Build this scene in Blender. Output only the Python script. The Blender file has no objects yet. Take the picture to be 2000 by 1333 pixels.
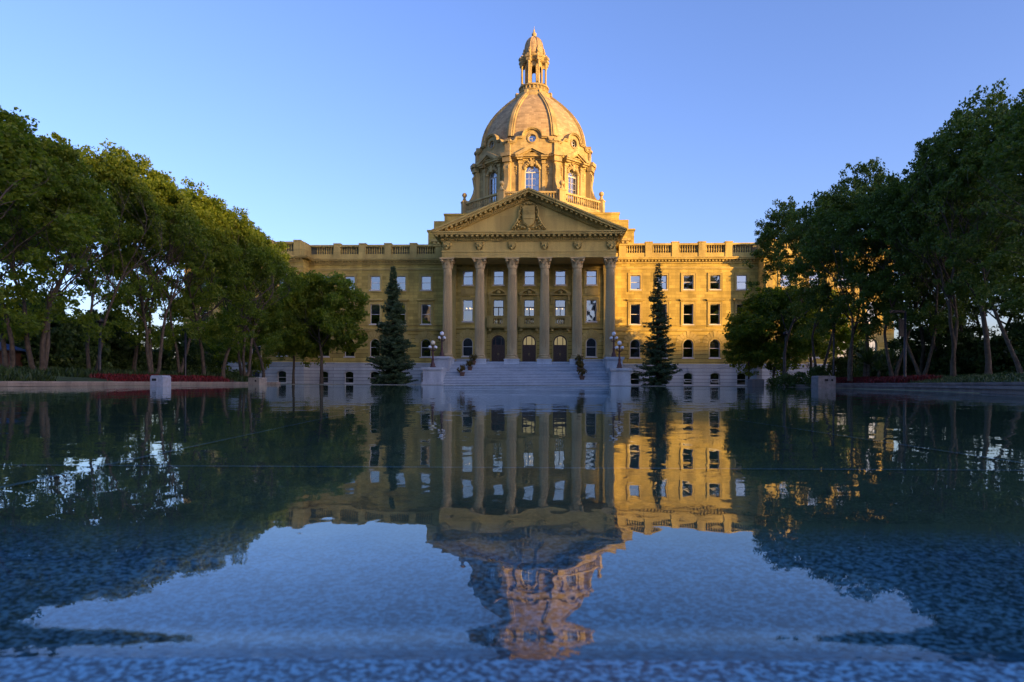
import bpy, bmesh, math, random
import numpy as np
from mathutils import Vector, Matrix, noise
from mathutils.geometry import tessellate_polygon

PI = math.pi
R = math.radians
scene = bpy.context.scene
col = scene.collection
random.seed(7)

# ------------------------------------------------------------------ sun
SUN_A = R(52)      # sun stands behind the camera's right shoulder
SUN_E = R(6.0)
SDIR = Vector((math.sin(SUN_A) * math.cos(SUN_E), -math.cos(SUN_A) * math.cos(SUN_E), math.sin(SUN_E)))

# ------------------------------------------------------------------ materials
def new_mat(name):
    m = bpy.data.materials.new(name)
    m.use_nodes = True
    nt = m.node_tree
    nt.nodes.clear()
    out = nt.nodes.new('ShaderNodeOutputMaterial')
    return m, nt, out

def N(nt, typ, **kw):
    n = nt.nodes.new(typ)
    for k, v in kw.items():
        if hasattr(n, k):
            setattr(n, k, v)
        else:
            n.inputs[k].default_value = v
    return n

def ramp(nt, fac, stops):
    r = nt.nodes.new('ShaderNodeValToRGB')
    els = r.color_ramp.elements
    els[0].position, els[0].color = stops[0][0], (*stops[0][1], 1)
    els[1].position, els[1].color = stops[-1][0], (*stops[-1][1], 1)
    for p, c in stops[1:-1]:
        e = els.new(p); e.color = (*c, 1)
    nt.links.new(fac, r.inputs[0])
    return r.outputs[0]

def mixc(nt, fac, a, b, mode='MIX'):
    m = nt.nodes.new('ShaderNodeMix'); m.data_type = 'RGBA'; m.blend_type = mode
    for s, v in ((0, fac), (6, a), (7, b)):
        if isinstance(v, (int, float)): m.inputs[s].default_value = v
        elif isinstance(v, tuple): m.inputs[s].default_value = (*v, 1)
        else: nt.links.new(v, m.inputs[s])
    return m.outputs[2]

def math_(nt, op, a, b=0.0):
    m = nt.nodes.new('ShaderNodeMath'); m.operation = op
    for i, v in enumerate((a, b)):
        if isinstance(v, (int, float)): m.inputs[i].default_value = v
        else: nt.links.new(v, m.inputs[i])
    return m.outputs[0]

def stone(name, c1, c2, course=0.42, length=1.1, joint=0.012, joint_dark=0.55, rough=0.85, bump=0.3, cyl=False,
          stain=0.36, grain=0.004):
    """coursed ashlar: joints, block to block tone, weather stains"""
    m, nt, out = new_mat(name)
    L = nt.links
    tc = N(nt, 'ShaderNodeTexCoord')
    sep = N(nt, 'ShaderNodeSeparateXYZ'); L.new(tc.outputs['Object'], sep.inputs[0])
    if cyl:
        ax = math_(nt, 'MULTIPLY', math_(nt, 'ARCTAN2', sep.outputs[1], sep.outputs[0]), 8.0)
    else:
        ax = math_(nt, 'ADD', sep.outputs[0], sep.outputs[1])
    cmb = N(nt, 'ShaderNodeCombineXYZ'); L.new(ax, cmb.inputs[0]); L.new(sep.outputs[2], cmb.inputs[1])
    br = N(nt, 'ShaderNodeTexBrick')
    br.inputs['Scale'].default_value = 1.0
    br.inputs['Mortar Size'].default_value = joint
    br.inputs['Mortar Smooth'].default_value = 0.3
    br.inputs['Brick Width'].default_value = length
    br.inputs['Row Height'].default_value = course
    br.inputs['Bias'].default_value = 0.0
    br.inputs['Color1'].default_value = (0, 0, 0, 1); br.inputs['Color2'].default_value = (1, 1, 1, 1)
    br.inputs['Mortar'].default_value = (0.5, 0.5, 0.5, 1)
    L.new(cmb.outputs[0], br.inputs['Vector'])
    base = mixc(nt, br.outputs['Color'], c1, c2)
    n1 = N(nt, 'ShaderNodeTexNoise'); n1.inputs['Scale'].default_value = 0.9; n1.inputs['Detail'].default_value = 6
    mp = N(nt, 'ShaderNodeMapping'); mp.inputs['Scale'].default_value = (1, 1, 0.22)
    L.new(tc.outputs['Object'], mp.inputs[0]); L.new(mp.outputs[0], n1.inputs['Vector'])
    st = ramp(nt, n1.outputs[0], [(0.3, (1 - stain, 1 - stain, 1 - stain * 0.9)), (0.62, (1.0, 1.0, 1.0))])
    base = mixc(nt, 1.0, base, st, 'MULTIPLY')
    n2 = N(nt, 'ShaderNodeTexNoise'); n2.inputs['Scale'].default_value = 9; n2.inputs['Detail'].default_value = 5
    L.new(tc.outputs['Object'], n2.inputs['Vector'])
    g = ramp(nt, n2.outputs[0], [(0.3, (0.86, 0.86, 0.86)), (0.7, (1.08, 1.07, 1.05))])
    base = mixc(nt, 1.0, base, g, 'MULTIPLY')
    jm = mixc(nt, br.outputs['Fac'], base, tuple(c * joint_dark for c in c1))
    p = N(nt, 'ShaderNodeBsdfPrincipled'); p.inputs['Roughness'].default_value = rough
    p.inputs['Specular IOR Level'].default_value = 0.25
    L.new(jm, p.inputs['Base Color'])
    h = math_(nt, 'SUBTRACT', math_(nt, 'MULTIPLY', n2.outputs[0], 0.25), br.outputs['Fac'])
    b = N(nt, 'ShaderNodeBump'); b.inputs['Strength'].default_value = bump; b.inputs['Distance'].default_value = 0.03
    L.new(h, b.inputs['Height']); L.new(b.outputs[0], p.inputs['Normal'])
    L.new(p.outputs[0], out.inputs[0])
    return m

def plain(name, c, rough=0.6, metal=0.0, var=0.15, scale=6.0, bump=0.0, spec=0.4):
    m, nt, out = new_mat(name)
    L = nt.links
    tc = N(nt, 'ShaderNodeTexCoord')
    n = N(nt, 'ShaderNodeTexNoise'); n.inputs['Scale'].default_value = scale; n.inputs['Detail'].default_value = 5
    L.new(tc.outputs['Object'], n.inputs['Vector'])
    cc = ramp(nt, n.outputs[0], [(0.3, tuple(x * (1 - var) for x in c)), (0.7, tuple(min(1, x * (1 + var)) for x in c))])
    p = N(nt, 'ShaderNodeBsdfPrincipled'); p.inputs['Roughness'].default_value = rough
    p.inputs['Metallic'].default_value = metal; p.inputs['Specular IOR Level'].default_value = spec
    L.new(cc, p.inputs['Base Color'])
    if bump:
        b = N(nt, 'ShaderNodeBump'); b.inputs['Strength'].default_value = bump; b.inputs['Distance'].default_value = 0.02
        L.new(n.outputs[0], b.inputs['Height']); L.new(b.outputs[0], p.inputs['Normal'])
    L.new(p.outputs[0], out.inputs[0])
    return m

def leaf_mat(name, dark, mid, light, trans=0.3):
    m, nt, out = new_mat(name)
    L = nt.links
    geo = N(nt, 'ShaderNodeNewGeometry')
    oi = N(nt, 'ShaderNodeObjectInfo')
    tc = N(nt, 'ShaderNodeTexCoord')
    n = N(nt, 'ShaderNodeTexNoise'); n.inputs['Scale'].default_value = 0.8; n.inputs['Detail'].default_value = 3
    L.new(tc.outputs['Object'], n.inputs['Vector'])
    f = math_(nt, 'ADD', math_(nt, 'MULTIPLY', geo.outputs['Random Per Island'], 0.55),
              math_(nt, 'MULTIPLY', n.outputs[0], 0.55))
    f = math_(nt, 'ADD', f, math_(nt, 'MULTIPLY', oi.outputs['Random'], 0.15))
    cc = ramp(nt, f, [(0.2, dark), (0.6, mid), (1.05, light)])
    d = N(nt, 'ShaderNodeBsdfPrincipled'); d.inputs['Roughness'].default_value = 0.55
    d.inputs['Specular IOR Level'].default_value = 0.3
    L.new(cc, d.inputs['Base Color'])
    t = N(nt, 'ShaderNodeBsdfTranslucent')
    tcol = mixc(nt, 1.0, cc, (1.5, 1.5, 0.5), 'MULTIPLY'); L.new(tcol, t.inputs[0])
    mx = N(nt, 'ShaderNodeMixShader'); mx.inputs[0].default_value = trans
    L.new(d.outputs[0], mx.inputs[1]); L.new(t.outputs[0], mx.inputs[2]); L.new(mx.outputs[0], out.inputs[0])
    return m

def emit_mat(name, c, s):
    m, nt, out = new_mat(name)
    e = N(nt, 'ShaderNodeEmission'); e.inputs[0].default_value = (*c, 1); e.inputs[1].default_value = s
    nt.links.new(e.outputs[0], out.inputs[0])
    return m

def glass_mat(name, fac, tint=(0.25, 0.27, 0.3), wob=0.010):
    m, nt, out = new_mat(name)
    L = nt.links
    g = N(nt, 'ShaderNodeBsdfGlossy'); g.inputs['Roughness'].default_value = 0.03
    g.inputs['Color'].default_value = (0.9, 0.95, 1, 1)
    geo = N(nt, 'ShaderNodeNewGeometry')
    n = N(nt, 'ShaderNodeTexNoise'); n.inputs['Scale'].default_value = 0.9; n.inputs['Detail'].default_value = 1
    L.new(geo.outputs['Position'], n.inputs['Vector'])
    b = N(nt, 'ShaderNodeBump'); b.inputs['Strength'].default_value = 1.0; b.inputs['Distance'].default_value = wob
    L.new(n.outputs[0], b.inputs['Height']); L.new(b.outputs[0], g.inputs['Normal'])
    t = N(nt, 'ShaderNodeBsdfTransparent'); t.inputs[0].default_value = (*tint, 1)
    mx = N(nt, 'ShaderNodeMixShader'); mx.inputs[0].default_value = fac
    L.new(t.outputs[0], mx.inputs[1]); L.new(g.outputs[0], mx.inputs[2]); L.new(mx.outputs[0], out.inputs[0])
    return m

SAND1, SAND2 = (0.39, 0.29, 0.070), (0.62, 0.46, 0.115)
M = {}
M['sand'] = stone('sandstone ashlar', SAND1, SAND2, 0.42, 1.1)
M['sandrust'] = stone('sandstone rusticated', SAND1, SAND2, 0.52, 40.0, 0.035, 0.35, bump=1.0)
M['sandtrim'] = stone('sandstone dressed trim', (0.42, 0.32, 0.10), (0.59, 0.445, 0.14), 3.0, 1.6, 0.006, 0.6, stain=0.32)
M['domesand'] = stone('paler drum sandstone', (0.38, 0.29, 0.125), (0.54, 0.41, 0.18), 0.42, 1.1, stain=0.4)
M['dometrim'] = stone('paler drum trim', (0.40, 0.305, 0.13), (0.54, 0.41, 0.18), 3.0, 1.6, 0.006, 0.6, stain=0.4)
M['column'] = stone('column stone', (0.50, 0.38, 0.19), (0.54, 0.415, 0.21), 1.7, 30, 0.008, 0.7, stain=0.22)
M['granite'] = stone('pale granite', (0.47, 0.50, 0.50), (0.60, 0.63, 0.62), 0.46, 40, 0.03, 0.35, stain=0.2, bump=0.9)
M['granitetrim'] = stone('pale granite trim', (0.46, 0.51, 0.53), (0.57, 0.62, 0.64), 3.0, 1.8, 0.008, 0.55, stain=0.35)
M['steps'] = stone('granite steps', (0.29, 0.35, 0.40), (0.36, 0.42, 0.47), 3.3, 1.9, 0.006, 0.6, stain=0.3)
M['nosing_light'] = plain('step edge with light painted in', (0.60, 0.68, 0.74), 0.8)  # paler than the steps: light on their edges, painted as colour
M['domeskin'] = stone('terracotta dome tiles', (0.33, 0.24, 0.13), (0.52, 0.385, 0.21), 0.30, 0.75, 0.015, 0.75, cyl=True, bump=0.25, stain=0.3)
M['copper'] = plain('weathered roof sheet', (0.16, 0.15, 0.09), 0.6)
M['frame'] = plain('painted sash frame', (0.62, 0.60, 0.55), 0.5, var=0.05)
M['darkwood'] = plain('dark varnished oak', (0.055, 0.024, 0.014), 0.35, scale=14, var=0.4)
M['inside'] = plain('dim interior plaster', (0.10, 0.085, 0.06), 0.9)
M['glass'] = glass_mat('window glass', 0.34)
M['glassclear'] = glass_mat('clear portico glass', 0.30, (0.6, 0.6, 0.6))
M['blind'] = plain('cream roller blind', (0.5, 0.5, 0.47), 0.9, var=0.05)
M['fanlit'] = emit_mat('lit hall behind glass', (1.0, 0.80, 0.42), 0.075)
M['bulb'] = emit_mat('warm bulb', (1.0, 0.62, 0.22), 1.2)
M['iron'] = plain('red brown cast iron', (0.085, 0.035, 0.028), 0.5)
M['blackiron'] = plain('black painted steel', (0.012, 0.012, 0.014), 0.45)
M['brass'] = plain('dull brass', (0.45, 0.3, 0.1), 0.35, 1.0)
M['bark'] = plain('grey furrowed bark', (0.066, 0.052, 0.036), 0.9, var=0.45, scale=4, bump=0.8)
M['barkdark'] = plain('brown spruce bark', (0.05, 0.035, 0.025), 0.9, var=0.4, scale=8, bump=0.8)
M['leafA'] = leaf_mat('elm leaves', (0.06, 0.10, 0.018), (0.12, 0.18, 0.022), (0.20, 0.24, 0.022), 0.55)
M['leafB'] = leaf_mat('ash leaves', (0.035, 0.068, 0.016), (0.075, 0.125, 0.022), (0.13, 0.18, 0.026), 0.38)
M['leafC'] = leaf_mat('dark shrub leaves', (0.02, 0.045, 0.014), (0.045, 0.085, 0.02), (0.09, 0.14, 0.03), 0.3)
M['needle'] = leaf_mat('blue green needles', (0.03, 0.055, 0.026), (0.065, 0.11, 0.048), (0.11, 0.16, 0.07), 0.2)
M['grassleaf'] = leaf_mat('short grass blades', (0.012, 0.026, 0.008), (0.025, 0.05, 0.012), (0.05, 0.08, 0.016), 0.15)
M['red'] = leaf_mat('red bedding flowers', (0.04, 0.02, 0.012), (0.09, 0.01, 0.012), (0.22, 0.018, 0.02), 0.1)
M['planter'] = leaf_mat('bronze potted foliage', (0.03, 0.03, 0.008), (0.09, 0.07, 0.012), (0.22, 0.13, 0.03), 0.15)
M['terra'] = plain('terracotta pot', (0.14, 0.075, 0.045), 0.8)
M['concrete'] = plain('pale cast concrete', (0.26, 0.28, 0.31), 0.85, var=0.2, scale=5, bump=0.2)
M['concretewarm'] = plain('buff cast concrete', (0.25, 0.22, 0.17), 0.85, var=0.2, scale=5, bump=0.2)
M['coping'] = stone('pool coping stone', (0.28, 0.24, 0.19), (0.36, 0.31, 0.25), 3.0, 1.5, 0.01, 0.4, stain=0.35)
M['copingdark'] = stone('grey pool coping', (0.12, 0.115, 0.11), (0.17, 0.16, 0.155), 3.0, 1.5, 0.01, 0.4, stain=0.4)
M['globe'] = plain('opal glass globe', (0.82, 0.83, 0.84), 0.25, var=0.02)
M['globewarm'] = plain('yellowed opal globe', (0.85, 0.76, 0.52), 0.25, var=0.02)
M['lawn'] = plain('mown lawn', (0.03, 0.055, 0.016), 0.95, var=0.5, scale=3, bump=0.6)
M['paving'] = stone('plaza paving', (0.24, 0.24, 0.25), (0.30, 0.30, 0.30), 1.2, 1.2, 0.01, 0.5)
M['city'] = stone('city facade', (0.05, 0.05, 0.055), (0.14, 0.13, 0.12), 3.2, 2.4, 0.25, 0.5)
M['greyconcrete'] = plain('weathered grey concrete', (0.15, 0.145, 0.145), 0.85, var=0.25, scale=5, bump=0.2)
M['slot'] = plain('dark recess', (0.01, 0.01, 0.012), 0.8)

# ------------------------------------------------------------------ mesh builder
class MB:
    def __init__(s):
        s.v = []; s.f = []; s.sm = []; s.mi = []; s.T = Matrix.Identity(4); s.cur = 0
    def add(s, vs, fs, smooth=False):
        o = len(s.v)
        T = s.T
        s.v.extend([tuple(T @ Vector(p)) for p in vs])
        for f in fs:
            s.f.append([o + i for i in f]); s.sm.append(smooth); s.mi.append(s.cur)
    def box(s, x0, x1, y0, y1, z0, z1):
        s.add([(x0, y0, z0), (x1, y0, z0), (x1, y1, z0), (x0, y1, z0), (x0, y0, z1), (x1, y0, z1), (x1, y1, z1), (x0, y1, z1)],
              [(0, 3, 2, 1), (4, 5, 6, 7), (0, 1, 5, 4), (1, 2, 6, 5), (2, 3, 7, 6), (3, 0, 4, 7)])
    def prism(s, poly, y0, y1, smooth=False):
        """polygon in x,z pushed along y"""
        n = len(poly)
        a = [(p[0], y0, p[1]) for p in poly]; b = [(p[0], y1, p[1]) for p in poly]
        tris = tessellate_polygon([[Vector((p[0], p[1], 0)) for p in poly]])
        fs = [tuple(t) for t in tris] + [tuple(n + i for i in reversed(t)) for t in tris]
        s.add(a + b, fs)
        s.add(a + b, [(i, (i + 1) % n, n + (i + 1) % n, n + i) for i in range(n)], smooth)
    def hprism(s, poly, z0, z1):
        """polygon in x,y pushed up z"""
        n = len(poly)
        a = [(p[0], p[1], z0) for p in poly]; b = [(p[0], p[1], z1) for p in poly]
        s.add(a + b, [tuple(reversed(range(n))), tuple(range(n, 2 * n))] + [(i, (i + 1) % n, n + (i + 1) % n, n + i) for i in range(n)])
    def lathe(s, prof, seg=16, c=(0, 0, 0), smooth=True, phase=0.0):
        vs = []; n = len(prof)
        for r, z in prof:
            for k in range(seg):
                a = 2 * PI * k / seg + phase
                vs.append((c[0] + r * math.cos(a), c[1] + r * math.sin(a), c[2] + z))
        fs = []
        for i in range(n - 1):
            for k in range(seg):
                k2 = (k + 1) % seg
                fs.append((i * seg + k, i * seg + k2, (i + 1) * seg + k2, (i + 1) * seg + k))
        s.add(vs, fs, smooth)
        s.add([vs[k] for k in range(seg)], [tuple(reversed(range(seg)))])
        s.add([vs[(n - 1) * seg + k] for k in range(seg)], [tuple(range(seg))])
    def ball(s, c, r, seg=14, rings=8, sq=(1, 1, 1)):
        prof = [(max(1e-4, r * math.sin(PI * i / rings)), -r * math.cos(PI * i / rings)) for i in range(rings + 1)]
        o = s.T; s.T = o @ Matrix.Translation(c) @ Matrix.Diagonal((*sq, 1))
        s.lathe(prof, seg); s.T = o
    def tube(s, pts, rad, seg=8, cap=True):
        pts = [Vector(p) for p in pts]; n = len(pts); vs = []
        for i, p in enumerate(pts):
            d = (pts[min(i + 1, n - 1)] - pts[max(i - 1, 0)]).normalized()
            u = d.cross(Vector((0.31, 0.77, 0.56))).normalized(); w = d.cross(u)
            for k in range(seg):
                a = 2 * PI * k / seg
                vs.append(p + (u * math.cos(a) + w * math.sin(a)) * rad[i])
        fs = []
        for i in range(n - 1):
            for k in range(seg):
                k2 = (k + 1) % seg
                fs.append((i * seg + k, i * seg + k2, (i + 1) * seg + k2, (i + 1) * seg + k))
        if cap:
            fs.append(tuple(reversed(range(seg)))); fs.append(tuple((n - 1) * seg + k for k in range(seg)))
        s.add(vs, fs, True)
    def band(s, outer, inner, y0, y1):
        """ring between two loops in x,z, pushed along y"""
        n = len(outer)
        vs = [(p[0], y0, p[1]) for p in outer] + [(p[0], y0, p[1]) for p in inner] + \
             [(p[0], y1, p[1]) for p in outer] + [(p[0], y1, p[1]) for p in inner]
        fs = []
        for i in range(n):
            j = (i + 1) % n
            fs += [(i, j, n + j, n + i), (2 * n + i, 3 * n + i, 3 * n + j, 2 * n + j), (i, 2 * n + i, 2 * n + j, j), (n + i, n + j, 3 * n + j, 3 * n + i)]
        s.add(vs, fs)
    def build(s, name, mats, parent=None, loc=None, rotz=0.0, recalc=True):
        me = bpy.data.meshes.new(name)
        me.from_pydata(s.v, [], s.f)
        me.polygons.foreach_set('use_smooth', s.sm)
        if not isinstance(mats, (list, tuple)): mats = [mats]
        for m in mats: me.materials.append(m)
        me.polygons.foreach_set('material_index', s.mi)
        if recalc:
            bm = bmesh.new(); bm.from_mesh(me)
            bmesh.ops.remove_doubles(bm, verts=bm.verts, dist=1e-5)
            bmesh.ops.recalc_face_normals(bm, faces=bm.faces); bm.to_mesh(me); bm.free()
        me.update()
        o = bpy.data.objects.new(name, me); col.objects.link(o)
        if parent: o.parent = parent
        if loc is not None: o.location = loc
        o.rotation_euler.z = rotz
        return o

def tag(o, label=None, cat=None, group=None, kind=None):
    if label: o['label'] = label
    if cat: o['category'] = cat
    if group: o['group'] = group
    if kind: o['kind'] = kind
    return o
def empty(name, loc=(0, 0, 0), rz=0.0):
    o = bpy.data.objects.new(name, None); col.objects.link(o); o.location = loc; o.rotation_euler.z = rz
    o.empty_display_size = 0.5
    return o
KIDS = {}
def copy_tree(o, parent=None, loc=None, rz=None, scale=None):
    c = o.copy(); col.objects.link(c)
    c.parent = parent
    if loc is not None: c.location = loc
    if rz is not None: c.rotation_euler.z = rz
    if scale is not None: c.scale = scale
    for ch in list(o.children):
        copy_tree(ch, c)
    return c

# loops in x,z
def rect_loop(cu, z0, z1, w):
    return [(cu - w / 2, z0), (cu + w / 2, z0), (cu + w / 2, z1), (cu - w / 2, z1)]
def arch_loop(cu, z0, z1, w, rise=None, n=12):
    h = w / 2
    if rise is None: rise = h
    rad = (h * h + rise * rise) / (2 * rise); cz = z1 - rad
    a0 = math.asin(min(1, h / rad))
    pts = [(cu - h, z0), (cu + h, z0)]
    for i in range(n + 1):
        a = a0 - 2 * a0 * i / n
        pts.append((cu + rad * math.sin(a), cz + rad * math.cos(a)))
    return pts
def grow(loop, d, bottom=True):
    """offset a loop outwards (d>0) about itself"""
    n = len(loop); out = []
    area = sum(loop[i][0] * loop[(i + 1) % n][1] - loop[(i + 1) % n][0] * loop[i][1] for i in range(n))
    sg = 1 if area > 0 else -1
    for i in range(n):
        p0, p1, p2 = Vector(loop[i - 1]), Vector(loop[i]), Vector(loop[(i + 1) % n])
        e1 = (p1 - p0).normalized(); e2 = (p2 - p1).normalized()
        n1 = Vector((e1.y, -e1.x)) * sg; n2 = Vector((e2.y, -e2.x)) * sg
        m = (n1 + n2)
        if m.length < 1e-6: m = n1
        m.normalize()
        k = d / max(0.3, m.dot(n1))
        q = p1 + m * k
        if not bottom and abs(loop[i][1] - min(p[1] for p in loop)) < 1e-5: q.y = p1.y
        out.append((q.x, q.y))
    return out
def wall_panel(mb, u0, u1, z0, z1, v, holes, depth=0.4):
    loops = [[(u0, z0), (u1, z0), (u1, z1), (u0, z1)]] + holes
    tris = tessellate_polygon([[Vector((p[0], p[1], 0)) for p in lp] for lp in loops])
    pts = [(p[0], v, p[1]) for lp in loops for p in lp]
    mb.add(pts, [tuple(t) for t in tris])
    for lp in holes:
        n = len(lp)
        mb.add([(p[0], v, p[1]) for p in lp] + [(p[0], v + depth, p[1]) for p in lp],
               [(i, n + i, n + (i + 1) % n, (i + 1) % n) for i in range(n)])
# ================================================================== THE DOMED BUILDING
YAW = R(3.0)
BLD = empty('government_building', (1.98, 85.0, 0.0), -YAW)
tag(BLD, 'domed sandstone government building with columned portico standing beyond the pool', 'building')
GZ = 0.05                                  # ground by the walls
WV = 7.0                                   # wing wall plane
PV = 4.5                                   # wall behind the columns
CS = 4.05                                  # column spacing
COLU = [(-2.5 + i) * CS for i in range(6)]
WINU = [14.1 + 3.5 * k for k in range(5)]
PAV0, PAV1, PAVV = 30.2, 46.5, 4.6
PAVW = [33.0, 36.6, 40.2, 43.8]

# ---- window prototypes (origin: centre of sill, on the wall plane of the glass)
def pane_of(loop, y, parent, mat, name='pane'):
    m = MB()
    tris = tessellate_polygon([[Vector((p[0], p[1], 0)) for p in loop]])
    m.add([(p[0], y, p[1]) for p in loop], [tuple(t) for t in tris])
    return m.build(name, mat, parent, recalc=False)
def make_window(loop, h, w, rail=0.5, glass='glass', vert=False, fan=False, blind=0.0, open_sash=False):
    m = MB()
    inner = grow(loop, -0.085)
    m.band(loop, inner, 0, 0.10)
    zr = h * rail
    m.box(-w / 2 + 0.07, w / 2 - 0.07, 0.012, 0.085, zr - 0.035, zr + 0.035)
    m.box(-w / 2 - 0.12, w / 2 + 0.12, -0.36, -0.001, -0.13, -0.015)      # sill
    if vert:
        m.box(-0.03, 0.03, 0.02, 0.075, 0.07, zr - 0.03)
    o = m.build('window', M['frame'])
    pane_of(inner, 0.055, o, M[glass])
    if blind:
        b = MB(); b.box(-w / 2 + 0.10, w / 2 - 0.10, 0.16, 0.17, h * (1 - blind), h - 0.12)
        b.build('blind', M['blind'], o)
    if open_sash:
        s = MB(); s.T = Matrix.Translation((0, -0.02, h * 0.46)) @ Matrix.Rotation(R(-62), 4, 'X')
        s.band(rect_loop(0, -h * 0.42, 0, w - 0.2), rect_loop(0, -h * 0.42 + 0.07, -0.07, w - 0.34), 0, 0.05)
        s.build('open_sash', M['frame'], o)
    return o
PROTO = {}
def proto(key, **k):
    if key not in PROTO:
        PROTO[key] = [make_window(**k), True]
    return key
W3, W3H = 1.34, 1.9
W2, W2H = 1.32, 2.7
WA, WAH = 1.36, 2.45
WB, WBH = 1.25, 1.65
KW = {
 'third': dict(loop=rect_loop(0, 0, W3H, W3), h=W3H, w=W3, rail=0.52),
 'third_blind': dict(loop=rect_loop(0, 0, W3H, W3), h=W3H, w=W3, rail=0.52, blind=0.6),
 'second': dict(loop=rect_loop(0, 0, W2H, W2), h=W2H, w=W2, rail=0.5),
 'second_blind': dict(loop=rect_loop(0, 0, W2H, W2), h=W2H, w=W2, rail=0.5, blind=0.45),
 'second_clear': dict(loop=rect_loop(0, 0, W2H, W2), h=W2H, w=W2, rail=0.5, glass='glassclear'),
 'arched': dict(loop=arch_loop(0, 0, WAH, WA), h=WAH, w=WA, rail=0.52),
 'arched_blind': dict(loop=arch_loop(0, 0, WAH, WA), h=WAH, w=WA, rail=0.52, blind=0.42),
 'basement': dict(loop=arch_loop(0, 0, WBH, WB, 0.25), h=WBH, w=WB, rail=0.45),
 'basement_open': dict(loop=arch_loop(0, 0, WBH, WB, 0.25), h=WBH, w=WB, rail=0.45, open_sash=True),
}
def put_window(key, u, v, z, rotz=0.0, parent=None):
    parent = parent or BLD
    if key not in PROTO:
        o = make_window(**KW[key]); PROTO[key] = o; o.parent = parent
        o.location = (u, v, z); o.rotation_euler.z = rotz
        return o
    return copy_tree(PROTO[key], parent, (u, v, z), rotz)

Z3, Z2, ZA, ZB = 12.85, 8.2, 3.75, 0.12
def surround_rect(mb, u, z0, h, w, v, hood=False, t=0.24):
    lp = rect_loop(u, z0, z0 + h, w)
    mb.band(grow(lp, t), grow(lp, 0.002), v - 0.07, v + 0.02)
    mb.band(grow(lp, t + 0.07), grow(lp, t + 0.002), v - 0.11, v + 0.02)
    if hood:
        mb.box(u - w / 2 - t - 0.25, u + w / 2 + t + 0.25, v - 0.34, v + 0.02, z0 + h + t + 0.28, z0 + h + t + 0.42)
        mb.box(u - w / 2 - t - 0.12, u + w / 2 + t + 0.12, v - 0.20, v + 0.02, z0 + h + t + 0.14, z0 + h + t + 0.277)
def voussoirs(mb, u, zc, r0, r1, v, n=9, spread=PI / 2, key=0.35, proud=0.05):
    for i in range(n):
        a0 = -spread + 2 * spread * i / n + 0.022; a1 = -spread + 2 * spread * (i + 1) / n - 0.022
        k = key if i == n // 2 else (0.12 if i % 2 else 0.0)
        rr = r1 + k
        mb.prism([(u + r0 * math.sin(a0), zc + r0 * math.cos(a0)), (u + r0 * math.sin(a1), zc + r0 * math.cos(a1)),
                  (u + rr * math.sin(a1), zc + rr * math.cos(a1)), (u + rr * math.sin(a0), zc + rr * math.cos(a0))],
                 v - proud - (0.05 if i == n // 2 else 0.0), v + 0.02)
def dentils(mb, u0, u1, v0, v1, z0, z1, step, width):
    n = max(1, int(round((u1 - u0) / step)))
    st = (u1 - u0) / n
    for i in range(n):
        c = u0 + (i + 0.5) * st
        mb.box(c - width / 2, c + width / 2, v0, v1, z0, z1)

# ---- baluster profile
BALP = [(0.10, 0), (0.10, 0.08), (0.06, 0.12), (0.055, 0.2), (0.115, 0.38), (0.09, 0.55), (0.05, 0.78), (0.05, 0.84), (0.095, 0.9), (0.095, 1.0)]
def balusters(mb, pts, z0, h, k=1.0):
    for (x, y) in pts:
        mb.lathe([(r * k, z * h) for r, z in BALP], 8, (x, y, z0))

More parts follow.
